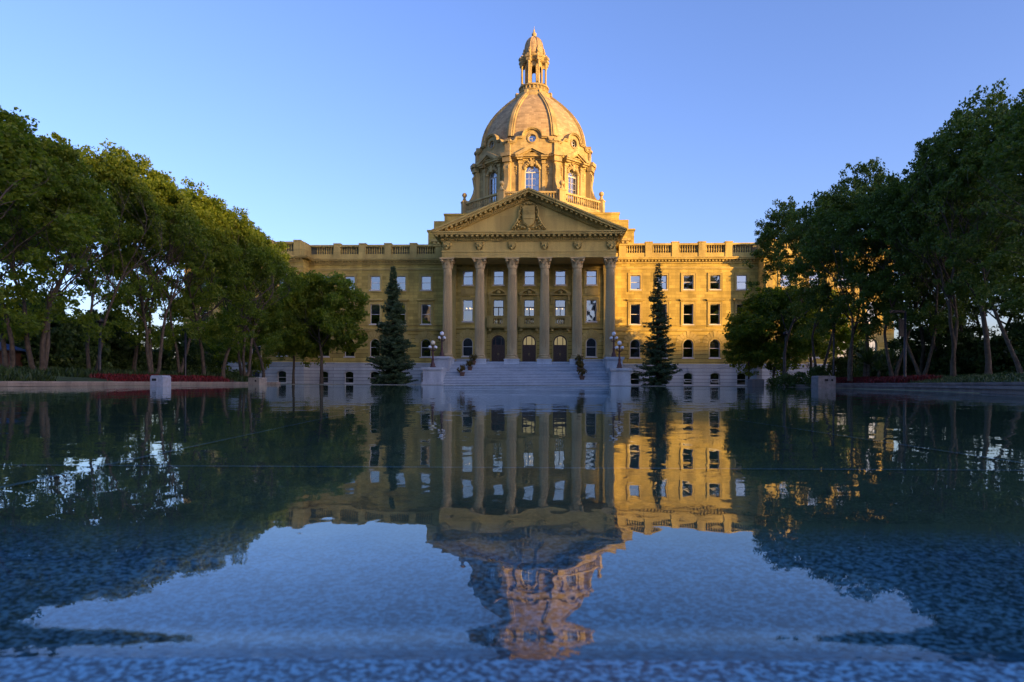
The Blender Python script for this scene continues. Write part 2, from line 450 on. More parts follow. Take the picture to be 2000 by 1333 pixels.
# ---- wings
def wing_side(sg):
    wall = MB(); trim = MB(); rust = MB(); gran = MB(); par = MB(); cor = MB()
    def q(a, b): return (a, b) if sg > 0 else (-b, -a)
    def seg(u_lo, u_hi, v, wus, arched):
        a, b = q(u_lo, u_hi)
        us = [sg * u for u in wus]
        h3 = [rect_loop(u, Z3, Z3 + W3H, W3) for u in us]
        h2 = [rect_loop(u, Z2, Z2 + W2H, W2) for u in us]
        wall_panel(wall, a, b, 7.45, 17.1, v, h3 + h2)
        ha = [arch_loop(u, ZA, ZA + WAH, WA) for u in us]
        wall_panel(rust, a, b, 2.9, 7.45, v - 0.06, ha, 0.46)
        hb = [arch_loop(u, ZB, ZB + WBH, WB, 0.25) for u in us]
        wall_panel(gran, a, b, -0.5, 2.62, v - 0.22, hb, 0.6)
        # mouldings
        trim.box(a, b, v - 0.30, v + 0.02, 7.42, 7.56); trim.box(a, b, v - 0.20, v + 0.02, 7.26, 7.417)
        trim.box(a, b, v - 0.14, v + 0.02, 8.02, 8.08)
        trim.box(a, b, v - 0.13, v + 0.02, 15.62, 15.78); trim.box(a, b, v - 0.07, v + 0.02, 15.50, 15.617)
        gran.box(a, b, v - 0.36, v - 0.0, 2.66, 2.92); gran.box(a, b, v - 0.28, v - 0.0, 2.50, 2.657)
        for u in us:
            surround_rect(trim, u, Z3, W3H, W3, v); surround_rect(trim, u, Z2, W2H, W2, v, True)
            lp = arch_loop(u, ZA, ZA + WAH, WA)
            trim.band(grow(lp, 0.16), grow(lp, 0.0), v - 0.11, v + 0.02)
            voussoirs(trim, u, ZA + WAH - WA / 2, WA / 2 + 0.24, WA / 2 + 0.95, v - 0.06, 9, PI / 2 * 0.92, 0.25)
            voussoirs(gran, u, ZB + 0.15, 1.68, 2.15, v - 0.22, 5, 0.46, 0.1)
            lb = arch_loop(u, ZB, ZB + WBH, WB, 0.25)
            gran.band(grow(lb, 0.12), grow(lb, 0.0), v - 0.28, v - 0.1)
        # cornice
        e = 0.0
        cor.box(a, b, v - 0.16, v + 0.02, 16.30, 16.50)
        dentils(cor, a, b, v - 0.42, v - 0.158, 16.52, 16.76, 0.44, 0.22)
        cor.box(a, b, v - 0.20, v + 0.02, 16.502, 16.77)
        cor.box(a, b, v - 0.62, v + 0.02, 16.772, 16.95); cor.box(a, b, v - 0.72, v + 0.02, 16.952, 17.10)
        # parapet
        par.box(a, b, v - 0.12, v + 0.5, 17.102, 17.72)
        par.box(a, b, v - 0.16, v + 0.5, 18.74, 19.0)
    seg(11.2, PAV0, WV, WINU, True)
    seg(PAV0, PAV1, PAVV, PAVW, True)
    # piers and balusters
    def run(v, piers, ends, zoff=0.0):
        pts = []
        for pu in piers:
            a, b = q(pu - 0.47, pu + 0.47)
            par.box(a, b, v - 0.22, v + 0.55, 17.104, 19.06)
            a, b = q(pu - 0.52, pu + 0.52)
            par.box(a, b, v - 0.28, v + 0.6, 19.062, 19.2)
        al = [ends[0]] + piers + [ends[1]]
        for i in range(len(al) - 1):
            lo, hi = al[i] + 0.62, al[i + 1] - 0.62
            if hi - lo < 1.0: continue
            n = int((hi - lo) / 0.29)
            # low solid shoulders, then balusters
            for k in range(n + 1):
                pts.append((sg * (lo + (hi - lo) * k / n), v + 0.15))
        balusters(par, pts, 17.72, 1.02)
    run(WV, [12.35 + 3.5 * k for k in range(5)], (10.9, 29.8))
    run(PAVV, [31.0, 34.8, 38.4, 42.0, 45.7], (30.0, 46.7))
    # pavilion inner return, with corner pilasters
    for (mbx, off, z0, z1) in ((gran, 0.22, -0.5, 2.62), (rust, 0.06, 2.9, 7.45), (wall, 0.0, 7.452, 17.1)):
        a, b = q(PAV0 - off, PAV0 + 0.4 - off)
        mbx.box(a, b, PAVV + 0.004 - off, WV + 0.3, z0, z1)
        a, b = q(PAV1 - 0.4 + off, PAV1 + off)
        mbx.box(a, b, PAVV + 0.004 - off, 26, z0, z1)
    a, b = q(PAV0 - 0.70, PAV0 - 0.002); cor.box(a, b, PAVV - 0.715, WV - 0.72, 16.953, 17.098)
    a, b = q(PAV0 - 0.60, PAV0 - 0.002); cor.box(a, b, PAVV - 0.615, WV - 0.62, 16.773, 16.948)
    a, b = q(PAV0 - 0.30, PAV0 - 0.002); trim.box(a, b, PAVV - 0.298, WV - 0.3, 7.422, 7.558)
    a, b = q(PAV0 - 0.15, PAV0 + 0.35); par.box(a, b, PAVV - 0.118, WV + 0.2, 17.106, 18.98)
    for pu in (30.85, 34.8, 38.4, 42.0, 45.9):
        a, b = q(pu - 0.42, pu + 0.42)
        trim.box(a, b, PAVV - 0.24, PAVV + 0.02, 7.58, 14.5)
        a, b = q(pu - 0.52, pu + 0.52)
        trim.box(a, b, PAVV - 0.34, PAVV + 0.02, 14.502, 14.62); trim.box(a, b, PAVV - 0.32, PAVV + 0.02, 7.562, 7.95)
        for s2 in (-1, 1):
            trim.lathe([(0.17, -0.4), (0.17, 0.1)], 12, (sg * pu + s2 * 0.36, PAVV - 0.1, 14.78))
        trim.box(a, b, PAVV - 0.38, PAVV + 0.02, 14.95, 15.1)
    a, b = q(PAV0, PAV1); trim.box(a, b, PAVV - 0.12, PAVV + 0.02, 15.1, 15.25)
    # roof slab and back wall
    a, b = q(11.4, PAV1 - 0.5); roof = MB(); roof.box(a, b, WV + 0.55, 26, 17.2, 17.5); roof.box(a, b, 25.6, 26, -0.5, 17.19); roof.box(a, b, WV + 0.8, WV + 1.0, 17.502, 18.9); a, b = q(PAV0 + 0.5, PAV1 - 0.6); roof.box(a, b, PAVV + 0.8, PAVV + 1.0, 17.11, 18.88)
    a, b = q(22.0, 22.3)
    wall.build('wall', M['sand'], BLD); rust.build('ground_floor_wall', M['sandrust'], BLD)
    gran.build('granite_base', M['granite'], BLD); trim.build('stone_trim', M['sandtrim'], BLD)
    cor.build('cornice', M['sandtrim'], BLD); par.build('balustrade', M['sandtrim'], BLD)
    roof.build('roof', M['copper'], BLD)
    inn = MB(); a, b = q(11.6, PAV1 - 0.6)
    inn.box(a, b, WV + 3.5, WV + 3.7, 0, 17.0)
    for zf in (2.6, 7.4, 12.0): inn.box(a, b, WV + 0.5, WV + 3.49, zf, zf + 0.25)
    inn.build('interior_partition', M['inside'], BLD)
    rnd = random.Random(3 + sg)
    for wus, v in ((WINU, WV), (PAVW, PAVV)):
        for i, u in enumerate(wus):
            put_window('third_blind' if rnd.random() < 0.45 else 'third', sg * u, v + 0.22, Z3)
            k2 = 'second'
            if (sg > 0 and i == 4 and v == WV) or (sg < 0 and i == 2): k2 = 'second_blind'
            put_window(k2, sg * u, v + 0.22, Z2)
            put_window('arched_blind' if (sg > 0 and i == 3) or (sg < 0 and i == 4) else 'arched', sg * u, v + 0.18, ZA)
            put_window('basement_open' if (sg > 0 and i in (2, 3) and v == WV) else 'basement', sg * u, v + 0.05, ZB)
wing_side(1); wing_side(-1)

# ---- central block wall behind the columns
wall = MB(); rust = MB(); trim = MB(); gran = MB()
BAY = [-2 * CS, -CS, 0, CS, 2 * CS]
DW, DZ0, DZ1 = 1.78, 2.97, 6.55
holes_low = [arch_loop(u, ZA, ZA + WAH, WA) if abs(u) > 5 else arch_loop(u, DZ0, DZ1, DW) for u in BAY]
holes_up = [rect_loop(u, 13.15, 15.0, W3) for u in BAY] + [rect_loop(u, 8.35, 11.2, W2) if abs(u) > 5 else rect_loop(u, 7.95, 11.2, 1.36) for u in BAY]
wall_panel(wall, -11.2, 11.2, 7.45, 16.0, PV, holes_up)
wall_panel(rust, -11.2, 11.2, 2.9, 7.45, PV - 0.06, holes_low, 0.46)
for u in BAY:
    surround_rect(trim, u, 13.15, 1.85, W3, PV)
    if abs(u) > 5:
        surround_rect(trim, u, 8.35, 2.85, W2, PV); trim.box(u - 1.2, u + 1.2, PV - 0.12, PV + 0.02, 11.75, 11.87)
        trim.box(u - 0.9, u + 0.9, PV - 0.05, PV + 0.02, 11.95, 12.7)
        lp = arch_loop(u, ZA, ZA + WAH, WA); trim.band(grow(lp, 0.18), lp, PV - 0.11, PV + 0.02)
        voussoirs(trim, u, ZA + WAH - WA / 2, WA / 2 + 0.24, WA / 2 + 0.95, PV - 0.06, 9, PI / 2 * 0.92, 0.25)
    else:
        surround_rect(trim, u, 7.95, 3.25, 1.36, PV)
        lp = arch_loop(u, DZ0, DZ1, DW); trim.band(grow(lp, 0.14), lp, PV - 0.11, PV + 0.02)
        voussoirs(trim, u, DZ1 - DW / 2, DW / 2 + 0.2, DW / 2 + 0.62, PV - 0.06, 9, PI / 2 * 0.92, 0.2)
        # pedimented hood on brackets
        for s2 in (-1, 1):
            trim.prism([(u + s2 * 1.12 - 0.12, 11.1), (u + s2 * 1.12 + 0.12, 11.1), (u + s2 * 1.12 + 0.14, 11.75), (u + s2 * 1.12 - 0.14, 11.75)], PV - 0.32, PV + 0.02)
            trim.box(u + s2 * 1.12 - 0.1, u + s2 * 1.12 + 0.1, PV - 0.2, PV + 0.02, 10.6, 11.098)
        trim.box(u - 1.35, u + 1.35, PV - 0.42, PV + 0.02, 11.76, 11.9)
        for s2 in (-1, 1):
            trim.prism([(u, 12.72), (u + s2 * 1.4, 12.05), (u + s2 * 1.4, 11.903), (u + s2 * 0.8, 11.903), (u + s2 * 0.8, 12.15), (u, 12.55)], PV - 0.44, PV + 0.02)
        trim.lathe([(0.02, -0.3), (0.26, -0.2), (0.32, 0), (0.26, 0.2), (0.02, 0.3)], 10, (u, PV - 0.12, 12.15))
trim.box(-11.2, 11.2, PV - 0.26, PV + 0.02, 7.42, 7.56)
trim.box(-11.2, 11.2, PV - 0.13, PV + 0.02, 15.3, 15.5)
gran.box(-11.35, 11.35, PV - 0.2, WV, -0.5, 2.9); gran.box(-11.2, 11.2, PV - 0.13, PV + 0.1, 2.902, 3.45) if False else None
for (a, b) in ((-11.2, -5.2), (-2.9, -1.15), (1.15, 2.9), (5.2, 11.2)):
    gran.box(a, b, PV - 0.14, PV - 0.062, 2.952, 3.42)
for s2 in (-1, 1):
    a, b = sorted((s2 * 10.85, s2 * 11.2)); rust.box(a, b, PV - 0.056, WV + 0.1, 2.92, 7.448); wall.box(a, b, PV + 0.004, WV + 0.1, 7.452, 15.99)
for u in COLU:          # pilasters behind the columns
    a, b = u - 0.5, u + 0.5
    if abs(u) > 9: a, b = (u - 0.45, u + 0.95) if u > 0 else (u - 0.95, u + 0.45)
    trim.box(a, b, PV - 0.32, PV + 0.02, 2.953, 14.5); trim.box(a - 0.08, b + 0.08, PV - 0.40, PV + 0.02, 14.502, 15.79)
    trim.box(a - 0.1, b + 0.1, PV - 0.42, PV + 0.02, 2.954, 3.9)
wall.build('wall', M['sand'], BLD); rust.build('ground_floor_wall', M['sandrust'], BLD)
trim.build('stone_trim', M['sandtrim'], BLD); gran.build('granite_base', M['granite'], BLD)
inn = MB(); inn.box(-11, 11, PV + 4, PV + 4.2, 2, 17); inn.box(-11, 11, PV + 0.5, PV + 3.99, 7.2, 7.45); inn.box(-11, 11, PV + 0.5, PV + 3.99, 12.2, 12.5)
inn.box(-11, 11, PV + 0.5, PV + 3.99, 2.6, 2.94); inn.build('interior_partition', M['inside'], BLD)
KW['porthird'] = dict(loop=rect_loop(0, 0, 1.85, W3), h=1.85, w=W3, rail=0.6)
for u in BAY:
    put_window('porthird', u, PV + 0.22, 13.15)
    if abs(u) > 5:
        KW['second_clear'] = dict(loop=rect_loop(0, 0, 2.85, W2), h=2.85, w=W2, rail=0.52, glass='glassclear')
        put_window('second_clear', u, PV + 0.22, 8.35); put_window('arched', u, PV + 0.18, ZA)

# french windows over the doors, balconies, doors
def french(u):
    m = MB(); lp = rect_loop(0, 0, 3.25, 1.36); m.band(lp, grow(lp, -0.08), 0, 0.1)
    m.box(-0.6, 0.6, -0.01, 0.09, 2.2, 2.32); m.box(-0.05, 0.05, 0.005, 0.085, 0.08, 2.198)
    o = m.build('french_window', M['darkwood'], BLD, (u, PV + 0.2, 7.95))
    pane_of(grow(lp, -0.07), 0.055, o, M['glassclear'])
    return o
fw = french(-CS); copy_tree(fw, BLD, (0, PV + 0.2, 7.95)); copy_tree(fw, BLD, (CS, PV + 0.2, 7.95))
def balcony(u):
    m = MB()
    m.box(-1.42, 1.42, -1.2, 0, 7.58, 7.80); m.box(-1.36, 1.36, -1.12, 0, 7.45, 7.577)
    for s2 in (-1, 1):
        m.prism([(s2 * 1.02 - 0.17, 7.05), (s2 * 1.02 + 0.17, 7.05), (s2 * 1.02 + 0.19, 7.448), (s2 * 1.02 - 0.19, 7.448)], -0.85, 0)
        m.box(s2 * 1.24 - 0.16, s2 * 1.24 + 0.16, -1.16, -0.84, 7.802, 8.85)
        m.box(s2 * 1.24 - 0.1, s2 * 1.24 + 0.1, -0.838, -0.02, 8.70, 8.86); m.box(s2 * 1.24 - 0.1, s2 * 1.24 + 0.1, -0.838, -0.02, 7.802, 7.92)
    m.box(-0.76, -0.60, -1.12, -0.9, 7.802, 8.69); m.box(0.60, 0.76, -1.12, -0.9, 7.802, 8.69)
    m.box(-1.08, -0.762, -1.09, -0.92, 7.802, 8.69); m.box(0.762, 1.08, -1.09, -0.92, 7.802, 8.69)
    m.box(-1.46, 1.46, -1.22, -0.8, 8.862, 8.98); m.box(-1.08, 1.08, -1.10, -0.9, 8.692, 8.86); m.box(-0.6, 0.6, -1.10, -0.9, 7.802, 7.9)
    balusters(m, [(-0.48 + 0.24 * k, -1.0) for k in range(5)] , 7.9, 0.79, 0.9)
    balusters(m, [(s2 * 1.24, -0.66 + 0.24 * k) for s2 in (-1, 1) for k in range(3)], 7.92, 0.78, 0.8)
    return m.build('balcony', M['sandtrim'], BLD, (u, PV, 0))
b0 = balcony(-CS); copy_tree(b0, BLD, (0, PV, 0)); copy_tree(b0, BLD, (CS, PV, 0))
def door(u, lit):
    zs = 5.15 - DZ0                     # springing rail
    m = MB(); H = DZ1 - DZ0; lp = arch_loop(0, 0, H, DW)
    m.band(lp, grow(lp, -0.16), 0, 0.12)
    m.box(-DW / 2 + 0.08, DW / 2 - 0.08, -0.01, 0.11, zs, zs + 0.14)
    for s2 in (-1, 1):
        a, b = sorted((s2 * 0.012, s2 * (DW / 2 - 0.09)))
        m.box(a, b, 0.03, 0.08, 0.02, zs - 0.002)
        for (p0, p1) in ((0.12, 0.62), (0.75, 1.25), (1.38, zs - 0.12)):
            m.band(rect_loop((a + b) / 2, p0, p1, b - a - 0.16), rect_loop((a + b) / 2, p0 + 0.06, p1 - 0.06, b - a - 0.28), 0.005, 0.032)
        m.prism([(s2 * 0.36 - 0.05, zs + 0.14), (s2 * 0.36 + 0.05, zs + 0.14), (s2 * 0.36 + 0.05, H - 0.17), (s2 * 0.36 - 0.05, H - 0.17)], 0.01, 0.1)
    o = m.build('door', M['darkwood'], BLD, (u, PV + 0.14, DZ0))
    fl = [(p[0], p[1]) for p in arch_loop(0, zs + 0.1, H - 0.09, DW - 0.18)]
    pane_of(fl, 0.06, o, M['fanlit'] if lit else M['glass'], 'fanlight')
    h = MB()
    for s2 in (-1, 1): h.box(s2 * 0.07 - 0.015, s2 * 0.07 + 0.015, -0.05, 0.02, 0.95, 1.25)
    h.build('handle', M['brass'], o)
door(-CS, False); door(0, True); door(CS, True)
# ---- portico: floor, steps, columns, entablature, pediment
fl = MB(); fl.box(-9.42, 9.42, -0.1, PV - 0.21, 0.0, 2.95); fl.box(-10.95, -9.421, -1.15, PV - 0.21, 0.0, 2.95); fl.box(9.421, 10.95, -1.15, PV - 0.21, 0.0, 2.95)
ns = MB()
RI = 2.9 / 16
for i in range(16):
    z1 = 2.95 - RI * (i + 1)
    v1 = -0.1 - 0.42 * i - (2.1 if i >= 8 else 0); v0 = v1 - 0.42 - (2.1 if i == 7 else 0)
    fl.box(-9.42, 9.42, v0, v1 - 0.0005, -0.3, z1)
    ns.box(-9.415, 9.415, v0 - 0.07, v0 + 0.25, z1 + 0.001, z1 + 0.055)  # pale strip stands in for light caught along each step edge
stp = fl.build('front_steps', M['steps'], BLD); ns.build('step_light_edge', M['nosing_light'], stp)
for s2 in (-1, 1):
    chk = MB()
    def qq(a, b): return sorted((s2 * a, s2 * b))
    a, b = qq(9.43, 11.3); chk.box(a, b, -3.7, -1.16, -0.3, 3.05); 
    a, b = qq(9.37, 11.42); chk.box(a, b, -3.8, -1.3, 3.052, 3.18); a, b = qq(9.3, 11.5); chk.box(a, b, -3.88, -1.22, 3.182, 3.42)
    a, b = qq(9.44, 11.2); chk.box(a, b, -7.2, -3.702, -0.3, 2.0)
    a, b = qq(9.42, 11.5); chk.box(a, b, -9.3, -7.0, -0.3, 1.62)
    a, b = qq(9.36, 11.58); chk.box(a, b, -9.38, -6.92, 1.622, 1.72); a, b = qq(9.28, 11.68); chk.box(a, b, -9.48, -6.84, 1.722, 1.98)
    a, b = qq(9.3, 11.62); chk.box(a, b, -9.42, -6.9, -0.3, 0.35)
    chk.build('stair_pedestal', M['granitetrim'], BLD)

def make_column():
    m = MB(); zb, zt = 3.36 + 0.0, 14.45
    H = zt - zb - 0.5; z0 = zb + 0.5
    prof = []; segs = 20 * 6; rows = 10
    vs = []
    for i in range(rows + 1):
        t = i / rows
        r0 = 0.60 - 0.10 * t ** 1.6 + 0.012 * math.sin(PI * t)
        z = z0 + H * t
        for k in range(segs):
            a = 2 * PI * k / segs
            fl_ = abs(math.sin(10 * a)) if 0 < i < rows else 0.0
            r = r0 + 0.01 - 0.10 * fl_
            vs.append((r * math.cos(a), r * math.sin(a), z))
    fs = [(i * segs + k, i * segs + (k + 1) % segs, (i + 1) * segs + (k + 1) % segs, (i + 1) * segs + k) for i in range(rows) for k in range(segs)]
    m.add(vs, fs)
    o = m.build('column', M['column'], BLD, recalc=False)
    b = MB()
    b.lathe([(0.80, 0), (0.82, 0.04), (0.84, 0.10), (0.80, 0.17), (0.70, 0.2), (0.66, 0.25), (0.66, 0.29), (0.74, 0.33), (0.75, 0.38), (0.70, 0.43), (0.62, 0.46), (0.60, 0.50)], 32, (0, 0, zb))
    b.box(-0.83, 0.83, -0.83, 0.83, 3.24, 3.358)
    b.build('column_base', M['column'], o)
    p = MB(); p.box(-0.9, 0.9, -0.93, 0.93, 2.3, 3.12); p.box(-0.95, 0.95, -0.98, 0.98, 3.122, 3.238); p.box(-0.94, 0.94, -0.97, 0.97, 2.28, 2.5)
    p.build('plinth', M['granitetrim'], o)
    c = MB()
    c.lathe([(0.51, 0), (0.56, 0.03), (0.56, 0.08), (0.50, 0.11), (0.50, 0.3), (0.52, 0.7), (0.58, 1.0), (0.70, 1.15)], 24, (0, 0, zt))
    def leaf(a, h, out, w, r0):
        pts = []
        for i in range(6):
            t = i / 5
            rr = r0 + out * t ** 2.2; z = zt + 0.1 + h * math.sin(t * PI * 0.58) / math.sin(PI * 0.5)
            ww = w * (1 - 0.65 * t ** 3)
            ca, sa = math.cos(a), math.sin(a)
            for s2, d in ((-1, 0.0), (-0.35, 0.05), (0.35, 0.05), (1, 0.0)):
                pts.append(((rr + d) * ca - s2 * ww / 2 * sa, (rr + d) * sa + s2 * ww / 2 * ca, z))
        f = [(i * 4 + j, i * 4 + j + 1, (i + 1) * 4 + j + 1, (i + 1) * 4 + j) for i in range(5) for j in range(3)]
        c.add(pts, f)
    for k in range(8): leaf(2 * PI * k / 8, 0.44, 0.30, 0.34, 0.56)
    for k in range(8): leaf(2 * PI * (k + 0.5) / 8, 0.78, 0.34, 0.34, 0.57)
    for k in range(4):                  # corner volutes and side helices
        a = PI / 4 + k * PI / 2
        cx, cy = 0.95 * math.cos(a), 0.95 * math.sin(a)
        c.tube([(0.52 * math.cos(a), 0.52 * math.sin(a), zt + 0.65), (0.66 * math.cos(a), 0.66 * math.sin(a), zt + 0.95), (cx, cy, zt + 1.1)], [0.07, 0.07, 0.06], 6)
        c.ball((cx, cy, zt + 1.0), 0.17, 10, 6)
        a2 = k * PI / 2
        c.ball((0.66 * math.cos(a2), 0.66 * math.sin(a2), zt + 1.15), 0.12, 8, 5)
    ab = []
    for k in range(4):                  # concave abacus
        a = PI / 4 + k * PI / 2
        p1 = Vector((math.cos(a), math.sin(a))) * 1.27
        p2 = Vector((math.cos(a + PI / 2), math.sin(a + PI / 2))) * 1.27
        for i in range(6):
            t = i / 6; p = p1.lerp(p2, t); p *= (1 - 0.13 * math.sin(PI * t))
            ab.append((p.x, p.y))
    c.hprism(ab, zt + 1.17, zt + 1.27); c.hprism([(x * 1.03, y * 1.03) for x, y in ab], zt + 1.273, zt + 1.345)
    c.build('capital', M['column'], o)
    return o
c0 = make_column(); c0.location = (COLU[0], 0, 0)
for u in COLU[1:]: copy_tree(c0, BLD, (u, 0, 0))

HW = 10.73
e = MB()
e.box(-HW, HW, -0.62, PV + 0.6, 15.80, 16.12); e.box(-HW - 0.04, HW + 0.04, -0.66, PV + 0.6, 16.122, 16.45)
e.box(-HW - 0.10, HW + 0.10, -0.74, PV + 0.6, 16.452, 16.62)
e.box(-HW, HW, -0.62, PV + 0.6, 16.622, 17.78)
e.build('entablature', M['sandtrim'], BLD)
cn = MB()
cn.box(-HW - 0.12, HW + 0.12, -0.74, PV + 3, 17.782, 17.9)
cn.box(-HW - 0.12, HW + 0.12, -0.74, PV + 3, 17.902, 18.12)
dentils(cn, -HW - 0.2, HW + 0.2, -0.94, -0.738, 17.915, 18.11, 0.27, 0.16)
cn.box(-HW - 0.24, HW + 0.24, -0.98, PV + 3, 18.122, 18.2)
dentils(cn, -11.6, 11.6, -1.58, -0.8, 18.24, 18.46, 0.62, 0.30)
cn.box(-HW - 0.24, HW + 0.24, -0.98, PV + 3, 18.202, 18.47)
for s2 in (-1, 1):
    x = s2 * (HW + 0.5)
    for k in range(9): cn.box(x - 0.35, x + 0.35, -0.3 + k * 0.62, -0.02 + k * 0.62, 18.24, 18.46)
    for k in range(24): cn.box(s2 * (HW + 0.22) - 0.12, s2 * (HW + 0.22) + 0.12, -0.6 + k * 0.27, -0.44 + k * 0.27, 17.915, 18.11)
cn.box(-11.72, 11.72, -1.70, PV + 3, 18.472, 18.70); cn.box(-11.86, 11.86, -1.84, PV + 3, 18.702, 18.86)
cn.build('cornice', M['sandtrim'], BLD)
# pediment
AP, CU, CB = 24.1, 11.95, 18.864
SL = (AP - 19.0) / CU
def rake(mb, o0, o1, v0, v1, u0=0.0, umax=CU):
    for s2 in (-1, 1):
        def top(u): return AP - SL * u - o0
        def bot(u): return AP - SL * u - o1
        ue = umax
        pts = [(u0, top(u0)), (ue, max(CB, top(ue)))]
        if bot(ue) < CB:
            ub = (AP - o1 - CB) / SL; ut = min(ue, (AP - o0 - CB) / SL)
            pts = [(u0, top(u0)), (ut, max(CB, top(ut)))] + ([(ut, CB)] if top(ut) > CB + 1e-3 else []) + [(ub, CB), (u0, bot(u0))]
        else: pts += [(ue, bot(ue)), (u0, bot(u0))]
        mb.prism([(s2 * x, z) for x, z in pts], v0, v1)
pd = MB()
rake(pd, 0, 0.22, -1.95, 0.3); rake(pd, 0.222, 0.5, -1.78, 0.3)
rake(pd, 0.502, 0.82, -0.95, 0.3, 0.0, 11.3); rake(pd, 0.822, 1.12, -0.78, 0.3, 0.0, 10.6)
n = 17
for s2 in (-1, 1):
    for k in range(n):
        u = 0.45 + k * 0.6
        zt_ = AP - SL * u - 0.503
        w = 0.15
        pd.prism([(s2 * (u - w), zt_ + SL * w), (s2 * (u + w), zt_ - SL * w), (s2 * (u + w), zt_ - SL * w - 0.24), (s2 * (u - w), zt_ + SL * w - 0.24)], -1.60, -0.94)
    k = 0; u = 0.14
    while u < 9.7:
        zt_ = AP - SL * u - 0.835; w = 0.075
        pd.prism([(s2 * (u - w), zt_ + SL * w), (s2 * (u + w), zt_ - SL * w), (s2 * (u + w), zt_ - SL * w - 0.2), (s2 * (u - w), zt_ + SL * w - 0.2)], -0.98, -0.77)
        u += 0.27
pd.build('pediment', M['sandtrim'], BLD)
ty = MB(); ut = (AP - 1.0 - CB) / SL
ty.prism([(-ut, CB - 0.002), (ut, CB - 0.002), (0, AP - 1.0)], -0.45, 0.29)
tymp = ty.build('tympanum', M['sandtrim'], BLD)
rf = MB()
for s2 in (-1, 1):
    rf.prism([(0, AP - 0.06), (s2 * 11.8, AP - 0.06 - SL * 11.8), (s2 * 11.8, AP - 0.26 - SL * 11.8), (0, AP - 0.26)], 0.302, 12)
rf.build('roof', M['copper'], BLD)
# carved crest in the tympanum
cr = MB(); v = -0.0; cr.T = Matrix.Translation((0, -0.46, -0.55)) @ Matrix.Translation((0, 0, 19)) @ Matrix.Diagonal((1.0, 1.9, 1.06, 1)) @ Matrix.Translation((0, 0, -18.6))
sh = [(-0.78, 22.0), (0.78, 22.0), (0.80, 20.6), (0.62, 20.0), (0, 19.6), (-0.62, 20.0), (-0.80, 20.6)]
cr.prism(sh, v - 0.22, v + 0.05); 
cr.prism([(x * 0.84, 20.9 + (z - 20.9) * 0.86) for x, z in sh], v - 0.27, v - 0.21)
cr.prism([(-0.66, 21.86), (0.66, 21.86), (0.66, 21.2), (-0.66, 21.2)], v - 0.29, v - 0.26)
cr.box(-0.09, 0.09, v - 0.34, v - 0.28, 21.2, 21.86); cr.box(-0.66, 0.66, v - 0.335, v - 0.28, 21.45, 21.6)
cr.prism([(-0.66, 20.75), (-0.4, 21.08), (-0.2, 20.85), (0.05, 21.12), (0.3, 20.8), (0.5, 21.0), (0.66, 20.8), (0.66, 20.55), (-0.66, 20.55)], v - 0.32, v - 0.26)
for s2 in (-1, 1):
    for k, (x, z, r) in enumerate([(0.9, 22.05, .2), (1.02, 21.7, .2), (0.98, 21.3, .17), (1.06, 20.95, .2), (1.1, 20.55, .21), (1.28, 20.2, .22), (1.45, 19.85, .22), (1.72, 19.6, .2), (1.98, 19.4, .18), (1.2, 19.75, .2), (0.9, 19.6, .22), (1.3, 19.38, .2), (1.65, 19.3, .16), (0.55, 19.55, .2), (0.55, 22.3, .2), (0.25, 22.35, .2)]):
        cr.ball((s2 * x, v - 0.02, z), r, 10, 6, (1, 0.9, 1))
        a = k * 0.8
        cr.tube([(s2 * (x - 0.2), v - 0.1, z - 0.1), (s2 * x, v - 0.26, z + 0.08 * math.sin(a)), (s2 * (x + 0.16), v - 0.1, z + 0.16)], [0.03, 0.06, 0.03], 6)
    cr.tube([(s2 * 0.95, v - 0.12, 22.1), (s2 * 1.2, v - 0.14, 21.5), (s2 * 1.15, v - 0.14, 20.9), (s2 * 1.5, v - 0.14, 20.2), (s2 * 2.15, v - 0.1, 19.35), (s2 * 1.9, v - 0.1, 19.15)], [.08, .1, .1, .12, .1, .05], 7)
cr.ball((0, v - 0.02, 22.4), 0.24, 10, 6); cr.box(-0.9, 0.9, v - 0.15, v, 22.02, 22.16); cr.ball((0, v - 0.02, 19.35), 0.24, 10, 6)
cr.build('carved_crest', M['sandtrim'], tymp)
def shield_orn():
    m = MB(); m.prism([(-0.34, 0.5), (0.34, 0.5), (0.32, 0.1), (0, -0.3), (-0.32, 0.1)], -0.12, 0.02)
    for s2 in (-1, 1):
        m.ball((s2 * 0.36, -0.03, 0.42), 0.13, 8, 5); m.ball((s2 * 0.34, -0.03, 0.05), 0.1, 8, 5)
        m.tube([(s2 * 0.38, -0.05, 0.4), (s2 * 0.42, -0.06, 0.15), (s2 * 0.2, -0.05, -0.25)], [.05, .07, .04], 6)
    m.ball((0, -0.08, 0.16), 0.16, 8, 6); m.box(-0.42, 0.42, -0.1, 0, 0.505, 0.6)
    return m.build('shield_ornament', M['sandtrim'], BLD, (COLU[0], -0.625, 17.1))
s0 = shield_orn(); s0.scale = (1.1, 2.0, 1.1)
for u in COLU[1:]: copy_tree(s0, BLD, (u, -0.625, 17.08))

# ---- upper mass behind the pediment
at = MB()
at.box(-14.0, 14.0, WV + 0.8, 38, 16.9, 20.9); at.box(-14.15, 14.15, WV + 0.65, 38.1, 20.902, 21.15)
at.box(-13.3, 13.3, WV + 1.3, 37, 21.152, 22.5)
at.box(-12.75, 12.75, WV + 4.5, 36.5, 22.502, 23.1); at.box(-12.4, 12.4, WV + 4.9, 36.2, 23.102, 24.15); at.box(-12.5, 12.5, WV + 4.8, 36.3, 24.152, 24.4)
at.build('attic_block', M['sand'], BLD)
